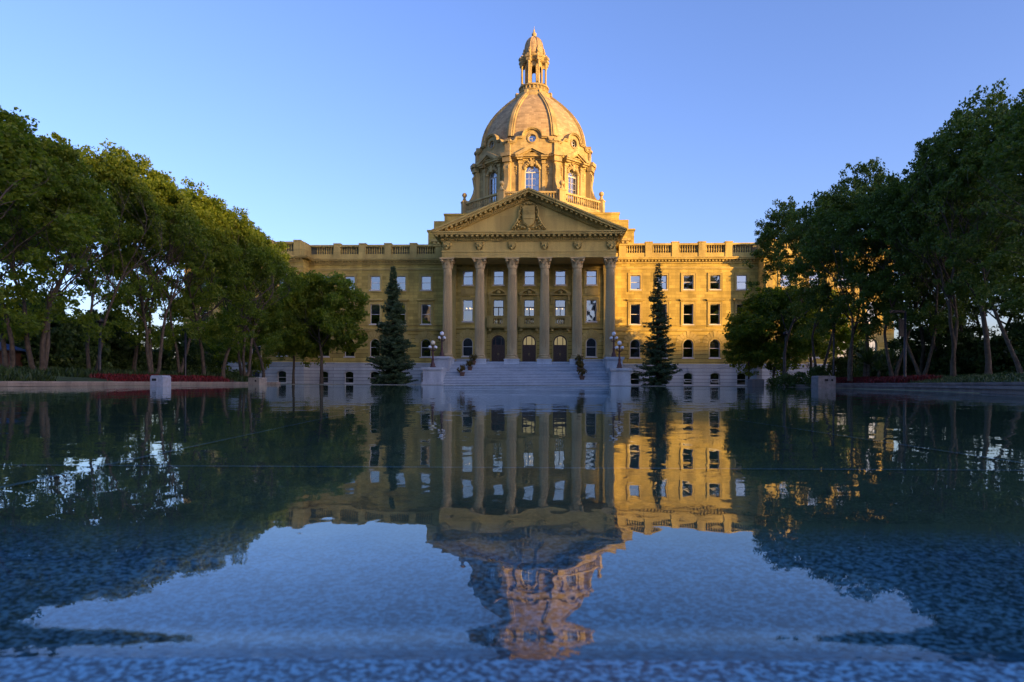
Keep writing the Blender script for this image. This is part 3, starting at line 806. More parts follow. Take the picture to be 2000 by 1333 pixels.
# main cornice returning on the central block ends
cb = MB()
for s2 in (-1, 1):
    def qq(a, b): return sorted((s2 * a, s2 * b))
    a, b = qq(10.9, 12.6)
    cb.box(a, b, PV + 3.02, WV + 0.9, 17.9, 18.2)
    a, b = qq(11.0, 13.4); cb.box(a, b, WV - 0.6, WV + 0.78, 19.3, 19.62)
    a, b = qq(11.0, 13.2); cb.box(a, b, WV - 0.35, WV + 0.78, 18.7, 19.298)
    dentils(cb, a, b, WV - 0.55, WV - 0.352, 18.95, 19.25, 0.5, 0.26)
cb.build('stone_trim', M['sandtrim'], BLD)

# ================================================================== DOME
DV = 24.0
DC = (0.0, DV, 0.0)
def oct_pts(rc, z, blend=0.0, n_per=6, phase=PI / 8):
    """octagon of corner radius rc, rounded toward a circle by blend"""
    ap = rc * math.cos(PI / 8); out = []
    for k in range(8):
        for i in range(n_per):
            a = phase + k * PI / 4 + (PI / 4) * i / n_per
            d = (a - phase) % (PI / 4) - PI / 8
            r = ap / math.cos(d)
            r = r * (1 - blend) + rc * blend
            out.append((r * math.cos(a), r * math.sin(a), z))
    return out
def oct_loft(mb, prof, blend=0.0, n_per=1, smooth=False, cap=True):
    n = 8 * n_per; vs = []
    for rc, z in prof: vs += oct_pts(rc, z, blend, n_per)
    fs = [(i * n + k, i * n + (k + 1) % n, (i + 1) * n + (k + 1) % n, (i + 1) * n + k) for i in range(len(prof) - 1) for k in range(n)]
    mb.add(vs, fs, smooth)
    if cap:
        mb.add(vs[:n], [tuple(reversed(range(n)))]); mb.add(vs[-n:], [tuple(range(n))])
def face_T(k, ap):
    """local frame of face k: x along the face, -y outward (front face k=0 looks to -v)"""
    return Matrix.Rotation(k * PI / 4, 4, 'Z') @ Matrix.Translation((0, -ap, 0))
C8 = math.cos(PI / 8)
pb = MB()
oct_loft(pb, [(11.6, 23.6), (11.6, 25.55)]); oct_loft(pb, [(11.8, 25.552), (11.8, 25.8)]); oct_loft(pb, [(11.5, 25.802), (11.5, 26.25)])
pb.build('drum_base', M['domesand'], BLD, DC)
bl = MB()
for k in range(8):
    half = 11.35 * math.sin(PI / 8)
    bl.T = face_T(k, 11.35 * C8)
    bl.box(-half + 0.4, half - 0.4, -0.18, 0.18, 26.252, 26.5); bl.box(-half + 0.4, half - 0.4, -0.2, 0.2, 27.65, 27.9)
    n = 17; ps = [(-half + 0.75 + (2 * half - 1.5) * i / n, 0) for i in range(n + 1) if abs(i - n / 2) > 0.0]
    balusters(bl, ps, 26.5, 1.15, 1.05)
    bl.T = Matrix.Rotation(k * PI / 4 + PI / 8, 4, 'Z') @ Matrix.Translation((0, -11.35, 0))
    bl.box(-0.5, 0.5, -0.4, 0.4, 26.251, 27.96); bl.box(-0.58, 0.58, -0.48, 0.48, 27.962, 28.15)
    bl.lathe([(0.45, 28.152), (0.3, 28.35), (0.2, 28.6), (0.22, 28.68), (0.12, 28.8)], 12); bl.ball((0, 0, 29.12), 0.38, 14, 9)
bl.T = Matrix.Identity(4)
bl.build('balustrade', M['dometrim'], BLD, DC)
# drum
dr = MB(); RC = 9.15; AD = RC * C8; hs = RC * math.sin(PI / 8)
DWW, DWZ0, DWZ1 = 2.1, 27.6, 32.4
for k in range(8):
    dr.T = face_T(k, AD)
    wall_panel(dr, -hs, hs, 26.2, 34.0, 0, [arch_loop(0, DWZ0, DWZ1, DWW)], 0.55)
dr.T = Matrix.Identity(4)
drum = dr.build('drum', M['domesand'], BLD, DC, recalc=True)
dt = MB()
for k in range(8):
    dt.T = face_T(k, AD)
    lp = arch_loop(0, DWZ0, DWZ1, DWW)
    dt.band(grow(lp, 0.34), lp, -0.16, 0.02); dt.band(grow(lp, 0.45), grow(lp, 0.342), -0.24, 0.02)
    for s2 in (-1, 1):              # side pilasters carrying the pediment
        x = s2 * 1.72
        dt.box(x - 0.24, x + 0.24, -0.34, 0.02, 26.25, 32.5); dt.box(x - 0.32, x + 0.32, -0.44, 0.02, 32.502, 33.0)
        dt.box(x - 0.3, x + 0.3, -0.42, 0.02, 26.252, 26.9)
        # hanging drops beside the window
        for j in range(4): dt.ball((s2 * 2.35, -0.05, 32.1 - j * 0.33), 0.17 - 0.02 * j, 8, 5)
        dt.prism([(0, 35.0), (s2 * 2.45, 33.75), (s2 * 2.45, 33.5), (s2 * 1.9, 33.5), (0, 34.45)], -1.3, 0.02)
        dt.prism([(s2 * 0.0, 34.448), (s2 * 1.89, 33.498), (s2 * 1.89, 33.3), (0, 34.2)], -1.05, 0.02)
        dt.box(min(s2 * 1.3, s2 * 2.4), max(s2 * 1.3, s2 * 2.4), -1.15, 0.02, 33.25, 33.498)
        dt.box(min(s2 * 1.36, s2 * 2.2), max(s2 * 1.36, s2 * 2.2), -0.9, 0.02, 33.0, 33.248)
    for j in range(9):              # carved garland over the arch
        a = -1.1 + 2.2 * j / 8
        dt.ball((1.25 * math.sin(a), -0.16, 31.2 + 1.42 * math.cos(a)), 0.24 + 0.05 * math.cos(j * 2.1), 8, 6)
        if j % 2: dt.ball((0.8 * math.sin(a), -0.2, 31.9 + 1.3 * math.cos(a)), 0.2, 8, 6)
    dt.box(-0.22, 0.22, -0.42, 0.02, 32.1, 33.0)
dt.T = Matrix.Identity(4)
oct_loft(dt, [(9.3, 33.0), (9.3, 33.3)]); oct_loft(dt, [(9.6, 33.302), (9.6, 33.45)]); oct_loft(dt, [(9.95, 33.452), (10.0, 33.75)]); oct_loft(dt, [(10.15, 33.752), (10.15, 33.9)])
for k in range(8):                  # cornice breaks forward over each corner
    dt.T = Matrix.Rotation(k * PI / 4 + PI / 8, 4, 'Z') @ Matrix.Translation((0, -9.5, 0))
    dt.box(-0.75, 0.75, -0.75, 0.3, 33.46, 33.97); dt.box(-0.6, 0.6, -0.5, 0.3, 32.7, 33.458)
    dt.box(-0.45, 0.45, -0.2, 0.5, 26.25, 32.698)
dt.T = Matrix.Identity(4)
dt.build('drum_trim', M['dometrim'], drum)
# volute buttresses on the eight corners
def buttress():
    m = MB()
    prof = [(0, 26.2), (-2.0, 26.2), (-2.25, 26.9), (-2.1, 27.6), (-1.75, 28.2), (-1.3, 28.9), (-0.98, 29.7), (-0.85, 30.4), (-0.95, 31.0), (-1.05, 31.5), (-0.98, 32.1), (-0.75, 32.5), (-0.6, 32.7), (0, 32.7)]
    # profile lives in y (outward), z : build with rotated frame
    m.T = Matrix.Rotation(PI / 2, 4, 'Z')
    m.prism([(p[0], p[1]) for p in prof], -0.36, 0.36)
    for (cx, cz, r) in ((-1.35, 27.35, 0.72), (-0.62, 31.85, 0.42)):
        for s2 in (-1, 1):
            for rr in (r, r * 0.62, r * 0.28):
                m.tube([(cx + rr * math.cos(t * PI / 6), s2 * 0.37, cz + rr * math.sin(t * PI / 6)) for t in range(12)] + [(cx + rr, s2 * 0.37, cz)], [0.07] * 13, 6, False)
    m.T = Matrix.Identity(4)
    return m
# outward is -y in the frame of rotation k*45+22.5 deg
bt0 = None
for k in range(8):
    ang = k * PI / 4 + PI / 8
    loc = (math.sin(ang) * 8.95, -math.cos(ang) * 8.95, 0)
    if bt0 is None:
        bt0 = buttress().build('buttress', M['dometrim'], drum, loc, ang); 
    else: copy_tree(bt0, drum, loc, ang)
# drum windows with fan heads
def drum_window(k):
    m = MB(); H = DWZ1 - DWZ0; w = DWW; lp = arch_loop(0, 0, H, w); inn_ = grow(lp, -0.1)
    m.band(lp, inn_, 0, 0.12); zs = H - w / 2
    m.box(-w / 2 + 0.08, w / 2 - 0.08, -0.02, 0.1, zs - 0.07, zs + 0.07)
    m.box(-0.045, 0.045, -0.005, 0.095, 0.08, zs - 0.072)
    for s2 in (-1, 1): m.box(s2 * 0.46 - 0.02, s2 * 0.46 + 0.02, 0.02, 0.08, 0.08, zs - 0.072)
    for j in range(1, 4): m.box(-w / 2 + 0.09, w / 2 - 0.09, 0.022, 0.078, j * zs / 4 - 0.02, j * zs / 4 + 0.02)
    for rr in (0.34, 0.62):
        m.tube([(rr * math.cos(t * PI / 10), 0.05, zs + 0.05 + rr * math.sin(t * PI / 10)) for t in range(11)], [0.025] * 11, 5, False)
    for j in range(5):
        a = PI * (j + 0.5) / 5
        m.tube([(0.3 * math.cos(a), 0.05, zs + 0.05 + 0.3 * math.sin(a)), (0.88 * math.cos(a), 0.05, zs + 0.0 + 0.88 * math.sin(a))], [0.022] * 2, 5)
    o = m.build('drum_window', M['frame'], BLD)
    pane_of(inn_, 0.055, o, M['glass'])
    return o
dw0 = None
for k in range(8):
    a = k * PI / 4; rr = AD - 0.25
    loc = (math.sin(a) * rr, DV - math.cos(a) * rr, DWZ0)
    if dw0 is None: dw0 = drum_window(0); dw0.location = loc
    else: copy_tree(dw0, BLD, loc, a)
core = MB(); oct_loft(core, [(7.2, 24.5), (7.2, 33.5)]); core.build('drum_core', M['inside'], BLD, DC)
# attic with curved gables and round windows
atc = MB(); RA = 9.38; AA = RA * C8; ha = RA * math.sin(PI / 8)
def gable_loop():
    pts = [(-ha + 0.02, 33.85), (ha - 0.02, 33.85), (ha - 0.02, 35.75), (ha - 0.5, 35.8)]
    for t in range(5):  # concave sweep
        a = PI / 2 * t / 4
        pts.append((2.35 + 0.55 * (1 - math.sin(a)) , 35.8 + 0.7 * (1 - math.cos(a))))
    pts += [(1.55, 36.55)]
    for t in range(9):
        a = PI * (0.08 + 0.84 * t / 8)
        pts.append((1.25 * math.cos(a), 36.5 + 1.2 * math.sin(a)))
    left = [(-p[0], p[1]) for p in reversed(pts[3:-5])]
    return pts[:3] + pts[3:] + left[0:]
def gable_top():
    r = [(ha - 0.02, 35.5), (ha - 0.45, 35.5)]
    for t in range(6):
        a = PI / 2 * t / 5
        r.append((2.25 + 0.65 * (1 - math.sin(a)), 35.5 + 0.62 * (1 - math.cos(a)) + 0.02))
    r += [(1.42, 36.2)]
    for t in range(7):
        a = PI / 2 * t / 6
        r.append((1.22 * math.cos(a), 36.45 + 1.05 * math.sin(a)))
    full = r + [(-x, z) for x, z in reversed(r[:-1])]
    return full
top = gable_top()
ocz = 36.25
oc = [(0.58 * math.cos(2 * PI * i / 20), ocz + 0.58 * math.sin(2 * PI * i / 20)) for i in range(20)]
for k in range(8):
    atc.T = face_T(k, AA)
    outer = [(-ha, 33.86), (ha, 33.86)] + top
    tris = tessellate_polygon([[Vector((p[0], p[1], 0)) for p in outer], [Vector((p[0], p[1], 0)) for p in oc]])
    allp = outer + oc
    atc.add([(p[0], -0.05, p[1]) for p in allp], [tuple(t) for t in tris])
    atc.add([(p[0], -0.05, p[1]) for p in oc] + [(p[0], 0.45, p[1]) for p in oc], [(i, 20 + i, 20 + (i + 1) % 20, (i + 1) % 20) for i in range(20)])
    # moulded edge following the gable
    for (o0, o1, y0) in ((0.0, 0.16, -0.30), (0.16, 0.30, -0.42)):
        up = []
        lo = []
        for i, p in enumerate(top):
            a_ = Vector(top[max(0, i - 1)]); b_ = Vector(top[min(len(top) - 1, i + 1)]); d = (b_ - a_).normalized()
            nn = Vector((d.y, -d.x))
            up.append((p[0] + nn.x * o1, p[1] + nn.y * o1)); lo.append((p[0] + nn.x * o0, p[1] + nn.y * o0))
        n = len(top)
        vs = [(p[0], y0, p[1]) for p in lo] + [(p[0], y0, p[1]) for p in up] + [(p[0], 1.6, p[1]) for p in lo] + [(p[0], 1.6, p[1]) for p in up]
        fs = []
        for i in range(n - 1):
            fs += [(i, i + 1, n + i + 1, n + i), (n + i, n + i + 1, 3 * n + i + 1, 3 * n + i), (i, 2 * n + i, 2 * n + i + 1, i + 1)]
        atc.add(vs, fs)
    ocg = [(0.76 * math.cos(2 * PI * i / 20), ocz + 0.76 * math.sin(2 * PI * i / 20)) for i in range(20)]
    atc.band(ocg, oc, -0.16, 0.0)
    atc.T = Matrix.Rotation(k * PI / 4 + PI / 8, 4, 'Z') @ Matrix.Translation((0, -RA, 0))
    atc.box(-0.42, 0.42, -0.18, 0.5, 33.9, 36.0); atc.box(-0.55, 0.55, -0.34, 0.5, 35.75, 36.05)
atc.T = Matrix.Identity(4)
attic = atc.build('dome_attic', M['domesand'], BLD, DC, recalc=False)
def oculus():
    m = MB(); a = [(0.57 * math.cos(2 * PI * i / 20), 0.57 * math.sin(2 * PI * i / 20)) for i in range(20)]
    b = [(x * 0.86, z * 0.86) for x, z in a]; m.band(a, b, 0, 0.1)
    m.box(-0.5, 0.5, 0.02, 0.07, -0.025, 0.025); m.box(-0.025, 0.025, 0.018, 0.072, -0.5, 0.5)
    o = m.build('round_window', M['frame'], BLD); pane_of(b, 0.05, o, M['glass']); return o
oc0 = None
for k in range(8):
    a = k * PI / 4; rr = AA - 0.2
    loc = (math.sin(a) * rr, DV - math.cos(a) * rr, ocz)
    if oc0 is None: oc0 = oculus(); oc0.location = loc
    else: copy_tree(oc0, BLD, loc, a)
# dome shell
DP = [(8.4, 34.5), (8.48, 36.8), (8.22, 38.3), (7.86, 39.4), (7.48, 40.2), (6.92, 41.15), (6.2, 42.1), (5.32, 43.05), (4.5, 43.85), (3.75, 44.5), (3.1, 45.05), (2.8, 45.35)]
dm = MB(); oct_loft(dm, DP, 0.5, 6, True)
dome = dm.build('dome', M['domeskin'], BLD, DC)
dome.data.polygons.foreach_set('use_smooth', [True] * len(dome.data.polygons))
def rib():
    m = MB()
    for (w, d) in ((0.52, 0.16), (0.26, 0.30)):
        vs = []
        P = DP[1:]
        for i, (r, z) in enumerate(P):
            a_ = P[max(0, i - 1)]; b_ = P[min(len(P) - 1, i + 1)]
            t = Vector((b_[0] - a_[0], b_[1] - a_[1])).normalized(); nn = Vector((t.y, -t.x))
            ww = w * (0.55 + 0.45 * r / 8.85)
            for (x, off) in ((-ww, -0.2), (-ww, d), (ww, d), (ww, -0.2)):
                vs.append((x, -(r + nn.x * off), z + nn.y * off))
        n = len(P)
        fs = [(i * 4 + j, i * 4 + j + 1, (i + 1) * 4 + j + 1, (i + 1) * 4 + j) for i in range(n - 1) for j in range(3)]
        m.add(vs, fs)
    return m
r0 = None
for k in range(8):
    a = k * PI / 4 + PI / 8
    if r0 is None: r0 = rib().build('rib', M['dometrim'], dome, (0, 0, 0), a)
    else: copy_tree(r0, dome, (0, 0, 0), a)
# lantern
ln = MB()
ln.lathe([(2.6, 44.3), (3.1, 44.75), (3.2, 45.1), (3.2, 45.5), (3.0, 45.8), (2.65, 46.0), (2.45, 46.1), (2.45, 46.3)], 32)
LT0 = Matrix.Translation((0, 0, -1.25)); ln.T = LT0
ln.lathe([(2.3, 47.3), (2.35, 48.2)], 32); ln.lathe([(2.55, 48.2), (2.62, 48.35), (2.5, 48.5)], 32)
ln.lathe([(2.5, 47.5), (2.58, 47.58), (2.5, 47.7)], 32)
for k in range(24):
    a = 2 * PI * k / 24
    ln.box(*(lambda cx, cy: (cx - 0.1, cx + 0.1, cy - 0.1, cy + 0.1))(2.42 * math.cos(a), 2.42 * math.sin(a)), 47.72, 48.18)
for k in range(8):       # consoles at the foot
    ln.T = Matrix.Rotation(k * PI / 4 + PI / 8, 4, 'Z'); ln.box(-0.28, 0.28, -3.3, -2.3, 44.7, 46.0)
ln.T = Matrix.Identity(4)
lant = ln.build('lantern', M['dometrim'], BLD, DC); lant.scale = (0.93, 0.93, 1)
lc = MB(); ap = 1.52
for k in range(8):
    lc.T = LT0 @ face_T(k, ap); hh = ap * math.tan(PI / 8)
    wall_panel(lc, -hh, hh, 48.45, 52.6, 0, [arch_loop(0, 48.75, 51.6, 0.66)], 0.3)
lc.T = Matrix.Identity(4)
lc.build('lantern_core', M['dometrim'], lant)
def lcol():
    m = MB(); m.T = LT0
    for s2 in (-0.0,):
        m.lathe([(0.26, 48.5), (0.26, 48.62), (0.19, 48.7), (0.17, 48.8), (0.155, 51.5), (0.17, 51.55), (0.2, 51.8), (0.3, 52.05), (0.3, 52.15)], 12, (0, -2.2, 0))
    m.box(-0.12, 0.12, -2.0, -1.55, 48.5, 49.0); m.box(-0.16, 0.16, -2.0, -1.55, 51.9, 52.3)
    return m
l0 = None
for k in range(8):
    a = k * PI / 4 + PI / 8
    if l0 is None: l0 = lcol().build('lantern_column', M['dometrim'], lant, (0, 0, 0), a)
    else: copy_tree(l0, lant, (0, 0, 0), a)
lt = MB(); lt.T = LT0
lt.lathe([(1.6, 52.3), (2.0, 52.5), (2.05, 52.9), (2.25, 53.0), (2.3, 53.15), (1.75, 53.2), (1.75, 53.35)], 32)
for k in range(8):
    lt.T = LT0 @ Matrix.Rotation(k * PI / 4 + PI / 8, 4, 'Z')
    lt.box(-0.34, 0.34, -2.55, -1.5, 52.16, 52.62); lt.box(-0.4, 0.4, -2.68, -1.5, 52.622, 52.98); lt.box(-0.3, 0.3, -2.35, -1.5, 52.982, 53.35)
    lt.prism([(-0.2, 53.3), (0.2, 53.3), (0.12, 54.3), (-0.12, 54.3)], -1.95, -1.4); lt.ball((0, -1.95, 53.75), 0.2, 8, 6); lt.ball((0, -1.8, 54.35), 0.15, 8, 6)
lt.T = Matrix.Identity(4)
lt.build('lantern_cornice', M['dometrim'], lant)
lcap = MB(); lcap.lathe([(1.72, 52.05), (1.72, 52.8), (1.66, 53.4), (1.52, 54.05), (1.25, 54.65), (0.85, 55.1), (0.35, 55.4)], 32)
for k in range(8):
    lcap.T = Matrix.Rotation(k * PI / 4 + PI / 8, 4, 'Z')
    lcap.tube([(0, -r_, z_ + 0.03) for r_, z_ in [(1.72, 52.05), (1.72, 52.8), (1.66, 53.4), (1.52, 54.05), (1.25, 54.65), (0.85, 55.1), (0.35, 55.4)]], [0.1] * 7, 6)
lcap.T = Matrix.Identity(4)
lcap.build('lantern_cap', M['domeskin'], lant)
fin = MB(); fin.T = Matrix.Translation((0, 0, -0.55)); fin.lathe([(0.35, 55.85), (0.28, 56.0), (0.22, 56.1), (0.4, 56.3), (0.42, 56.5), (0.25, 56.75), (0.12, 56.85), (0.16, 57.0), (0.14, 57.15), (0.04, 57.3), (0.03, 57.7)], 12)
fin.build('finial', M['column'], lant)
# ================================================================== POOL, GROUND
def rough_line(pts, n):
    return pts
LEFT_X = -23.4
POOL = [(-23.4, -1.2), (9.5, -1.2), (11.5, 8), (15.4, 20), (19.6, 31), (23.5, 43), (26.6, 57), (27.8, 72.5), (-23.4, 72.5)]
# one ground sheet with the pool cut out
gm = MB()
outer = [(-1500, -1500), (1500, -1500), (1500, 1500), (-1500, 1500)]
tris = tessellate_polygon([[Vector((x, y, 0)) for x, y in outer], [Vector((x, y, 0)) for x, y in POOL]])
gm.add([(x, y, 0.02) for x, y in outer + POOL], [tuple(t) for t in tris])
ground = tag(gm.build('ground', M['lawn'], recalc=False), kind='structure')
for p in ground.data.polygons: pass
pv = MB()
pv.box(-23.4, 30, 72.55, 84, 0.021, 0.05)
tag(pv.build('paving', M['paving']), kind='structure')

# water material
RIP = (0.015, 0.020, 0.015)
def water_mat():
    m, nt, out = new_mat('still pool water')
    L = nt.links
    tc = N(nt, 'ShaderNodeTexCoord')
    def nz(scale, sx, sy, det):
        mp = N(nt, 'ShaderNodeMapping'); mp.inputs['Scale'].default_value = (sx, sy, 1)
        L.new(tc.outputs['Object'], mp.inputs[0])
        n = N(nt, 'ShaderNodeTexNoise'); n.inputs['Scale'].default_value = scale; n.inputs['Detail'].default_value = det
        n.inputs['Roughness'].default_value = 0.45
        L.new(mp.outputs[0], n.inputs['Vector']); return n.outputs[0]
    def nv(scale, amp, det):
        n = N(nt, 'ShaderNodeTexNoise'); n.inputs['Scale'].default_value = scale; n.inputs['Detail'].default_value = det
        n.inputs['Roughness'].default_value = 0.5
        L.new(tc.outputs['Object'], n.inputs['Vector'])
        v = N(nt, 'ShaderNodeVectorMath', operation='SUBTRACT'); L.new(n.outputs['Color'], v.inputs[0]); v.inputs[1].default_value = (0.5, 0.5, 0.5)
        w = N(nt, 'ShaderNodeVectorMath', operation='MULTIPLY'); L.new(v.outputs[0], w.inputs[0]); w.inputs[1].default_value = (amp, amp, 0)
        return w.outputs[0]
    def vadd(a, b):
        v = N(nt, 'ShaderNodeVectorMath', operation='ADD'); L.new(a, v.inputs[0]); L.new(b, v.inputs[1]); return v.outputs[0]
    geo = N(nt, 'ShaderNodeNewGeometry')
    sy = N(nt, 'ShaderNodeSeparateXYZ'); L.new(tc.outputs['Object'], sy.inputs[0])
    ch = math_(nt, 'MINIMUM', 1.0, math_(nt, 'MAXIMUM', 0.0, math_(nt, 'DIVIDE', math_(nt, 'SUBTRACT', 0.80, sy.outputs[1]), 0.05)))
    cv = N(nt, 'ShaderNodeVectorMath', operation='SCALE'); L.new(vadd(nv(40.0, 0.08, 2), nv(90.0, 0.10, 1)), cv.inputs[0]); L.new(ch, cv.inputs['Scale'])
    nn = vadd(cv.outputs[0], vadd(geo.outputs['Normal'], vadd(nv(16.0, RIP[0], 1), vadd(nv(4.5, RIP[1], 1), nv(1.1, RIP[2], 1)))))
    b = N(nt, 'ShaderNodeVectorMath', operation='NORMALIZE'); L.new(nn, b.inputs[0])
    fr = N(nt, 'ShaderNodeFresnel'); fr.inputs[0].default_value = 1.36; L.new(b.outputs[0], fr.inputs['Normal'])
    g = N(nt, 'ShaderNodeBsdfGlossy'); g.inputs['Roughness'].default_value = 0.0; g.inputs['Color'].default_value = (0.90, 0.98, 1, 1)
    L.new(b.outputs[0], g.inputs['Normal'])
    t = N(nt, 'ShaderNodeBsdfTransparent'); t.inputs[0].default_value = (0.80, 0.90, 0.87, 1)
    mx = N(nt, 'ShaderNodeMixShader'); L.new(fr.outputs[0], mx.inputs[0]); L.new(t.outputs[0], mx.inputs[1]); L.new(g.outputs[0], mx.inputs[2])
    L.new(mx.outputs[0], out.inputs[0])
    return m
def granite_wet(name, dark, light, scale, rough, spec, fade=None):
    m, nt, out = new_mat(name)
    L = nt.links
    tc = N(nt, 'ShaderNodeTexCoord')
    v = N(nt, 'ShaderNodeTexNoise'); v.inputs['Scale'].default_value = scale; v.inputs['Detail'].default_value = 4; v.inputs['Roughness'].default_value = 0.6
    L.new(tc.outputs['Object'], v.inputs['Vector'])
    v2 = N(nt, 'ShaderNodeTexNoise'); v2.inputs['Scale'].default_value = 3.0; v2.inputs['Detail'].default_value = 3
    L.new(tc.outputs['Object'], v2.inputs['Vector'])
    cc = ramp(nt, v.outputs[0], [(0.42, dark), (0.5, tuple((a + b) * 0.42 for a, b in zip(dark, light))), (0.59, light)])
    cc = mixc(nt, 1.0, cc, ramp(nt, v2.outputs[0], [(0.3, (0.8, 0.8, 0.8)), (0.7, (1.1, 1.1, 1.1))]), 'MULTIPLY')
    if fade:                                # shelf colour blends into the deeper floor's colour at their border
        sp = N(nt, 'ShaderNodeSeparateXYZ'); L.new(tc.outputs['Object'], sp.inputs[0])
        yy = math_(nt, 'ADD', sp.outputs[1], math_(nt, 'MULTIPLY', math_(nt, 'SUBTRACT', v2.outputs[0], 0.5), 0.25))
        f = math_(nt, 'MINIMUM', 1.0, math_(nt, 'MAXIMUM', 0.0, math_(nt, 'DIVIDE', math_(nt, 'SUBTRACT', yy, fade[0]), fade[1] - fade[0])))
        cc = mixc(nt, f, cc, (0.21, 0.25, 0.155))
    p = N(nt, 'ShaderNodeBsdfPrincipled'); p.inputs['Roughness'].default_value = rough; p.inputs['Specular IOR Level'].default_value = spec
    b = N(nt, 'ShaderNodeBump'); b.inputs['Strength'].default_value = 0.5; b.inputs['Distance'].default_value = 0.0015
    L.new(v.outputs[0], b.inputs['Height']); L.new(b.outputs[0], p.inputs['Normal'])
    L.new(cc, p.inputs['Base Color']); L.new(p.outputs[0], out.inputs[0])
    return m
M['water'] = water_mat()
M['deep'] = granite_wet('dark pool floor granite', (0.15, 0.18, 0.11), (0.28, 0.32, 0.20), 95, 0.6, 0.1)
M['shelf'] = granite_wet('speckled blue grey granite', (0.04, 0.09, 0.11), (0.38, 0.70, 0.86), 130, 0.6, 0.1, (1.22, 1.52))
M['rim'] = granite_wet('wet speckled granite rim', (0.012, 0.05, 0.085), (0.13, 0.36, 0.52), 100, 0.42, 0.3)
M['joint'] = plain('pale floor joint', (0.34, 0.5, 0.55), 0.8)

def pool_x(y):
    xs = LEFT_X
    edge = [(9.5, -1.2), (11.5, 8), (15.4, 20), (19.6, 31), (23.5, 43), (26.6, 57), (27.8, 72.5)]
    for (x0, y0), (x1, y1) in zip(edge, edge[1:]):
        if y0 <= y <= y1: return xs, x0 + (x1 - x0) * (y - y0) / (y1 - y0)
    return xs, edge[-1][0]
def slope(y):                  # the film sags as it runs to the lip, then humps over it
    if y > 1.2: return 0.0
    if y > 0.865: return 0.022 * ((1.2 - y) / 0.335) ** 1.6
    if y > 0.80: return 0.022 - 0.067 * (0.5 - 0.5 * math.cos(PI * (0.865 - y) / 0.065))
    if y > 0.765: return -0.045 + 0.045 * (0.5 - 0.5 * math.cos(PI * (0.80 - y) / 0.035))
    return 0.0
FT = [0.0]
for k_ in range(1, 801): FT.append(FT[-1] - slope(1.25 - k_ * 0.001) * 0.001)
def film_z(y, hump):
    k_ = (1.25 - y) / 0.001
    if k_ <= 0: return 0.0
    k_ = min(799.0, k_); i0 = int(k_); return FT[i0] + (FT[i0 + 1] - FT[i0]) * (k_ - i0)
wm = MB()
ys = [-1.15, 0.0, 0.3] + [0.5 + 0.006 * i for i in range(125)] + [1.26, 1.4, 2, 4, 8, 20, 31, 43, 57, 72.5]
ys = [y for y in ys]
NX = 60
vs = []
for y in ys:
    x0, x1 = pool_x(y)
    for i in range(NX + 1):
        t = i / NX
        # denser columns near the middle of the rim
        x = x0 + (x1 - x0) * t
        if y < 4:
            s = (2 * t - 1); x = (x0 if s < 0 else x1) * abs(s) ** 2.6
        z = film_z(y - 0.008 * math.sin(x * 1.9 + 0.7) - 0.004 * math.sin(x * 6.1 + 1.0), 0.85 + 0.25 * math.sin(x * 2.7))
        vs.append((x, y, z))
W1 = NX + 1
wm.add(vs, [(j * W1 + i, j * W1 + i + 1, (j + 1) * W1 + i + 1, (j + 1) * W1 + i) for j in range(len(ys) - 1) for i in range(NX)], True)
water = tag(wm.build('pool_water', M['water'], recalc=False), kind='structure')
fm = MB()
fm.add([(x, y, -0.07) for x, y in POOL], [tuple(t) for t in tessellate_polygon([[Vector((x, y, 0)) for x, y in POOL]])])
n = len(POOL)
fm.add([(x, y, -0.07) for x, y in POOL] + [(x, y, 0.02) for x, y in POOL], [(i, (i + 1) % n, n + (i + 1) % n, n + i) for i in range(n)])
tag(fm.build('pool_floor', M['deep'], recalc=False), kind='structure')
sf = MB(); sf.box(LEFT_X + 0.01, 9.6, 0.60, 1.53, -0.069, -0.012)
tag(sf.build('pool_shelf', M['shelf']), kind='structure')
rm = MB()
prof = [(-1.6, -0.06), (-1.6, -0.0004), (0.60, -0.0005), (0.70, -0.0008), (0.742, -0.0012), (0.762, -0.004), (0.785, -0.009), (0.80, -0.0125), (0.81, -0.06)]
rm.T = Matrix.Rotation(PI / 2, 4, 'Z')
rm.T = Matrix(((0, 1, 0, 0), (1, 0, 0, 0), (0, 0, 1, 0), (0, 0, 0, 1)))
rm.prism(prof, LEFT_X - 0.5, 10.0)
tag(rm.build('pool_rim', M['rim']), kind='structure')
jt = MB()
jt.add([(-20, 2.93, -0.066), (20, 2.93, -0.066), (20, 2.965, -0.066), (-20, 2.965, -0.066)], [(0, 1, 2, 3)])
def strip(x0, y0, x1, y1, w=0.016):
    d = Vector((x1 - x0, y1 - y0)).normalized(); nn = Vector((-d.y, d.x)) * w
    jt.add([(x0 - nn.x, y0 - nn.y, -0.062), (x1 - nn.x, y1 - nn.y, -0.062), (x1 + nn.x, y1 + nn.y, -0.062), (x0 + nn.x, y0 + nn.y, -0.062)], [(0, 1, 2, 3)])
strip(-1.72, 2.2, -1.95, 9.5); strip(2.4, 3.0, 2.2, 9.0)
tag(jt.build('floor_joints', M['joint'], recalc=False), kind='structure')

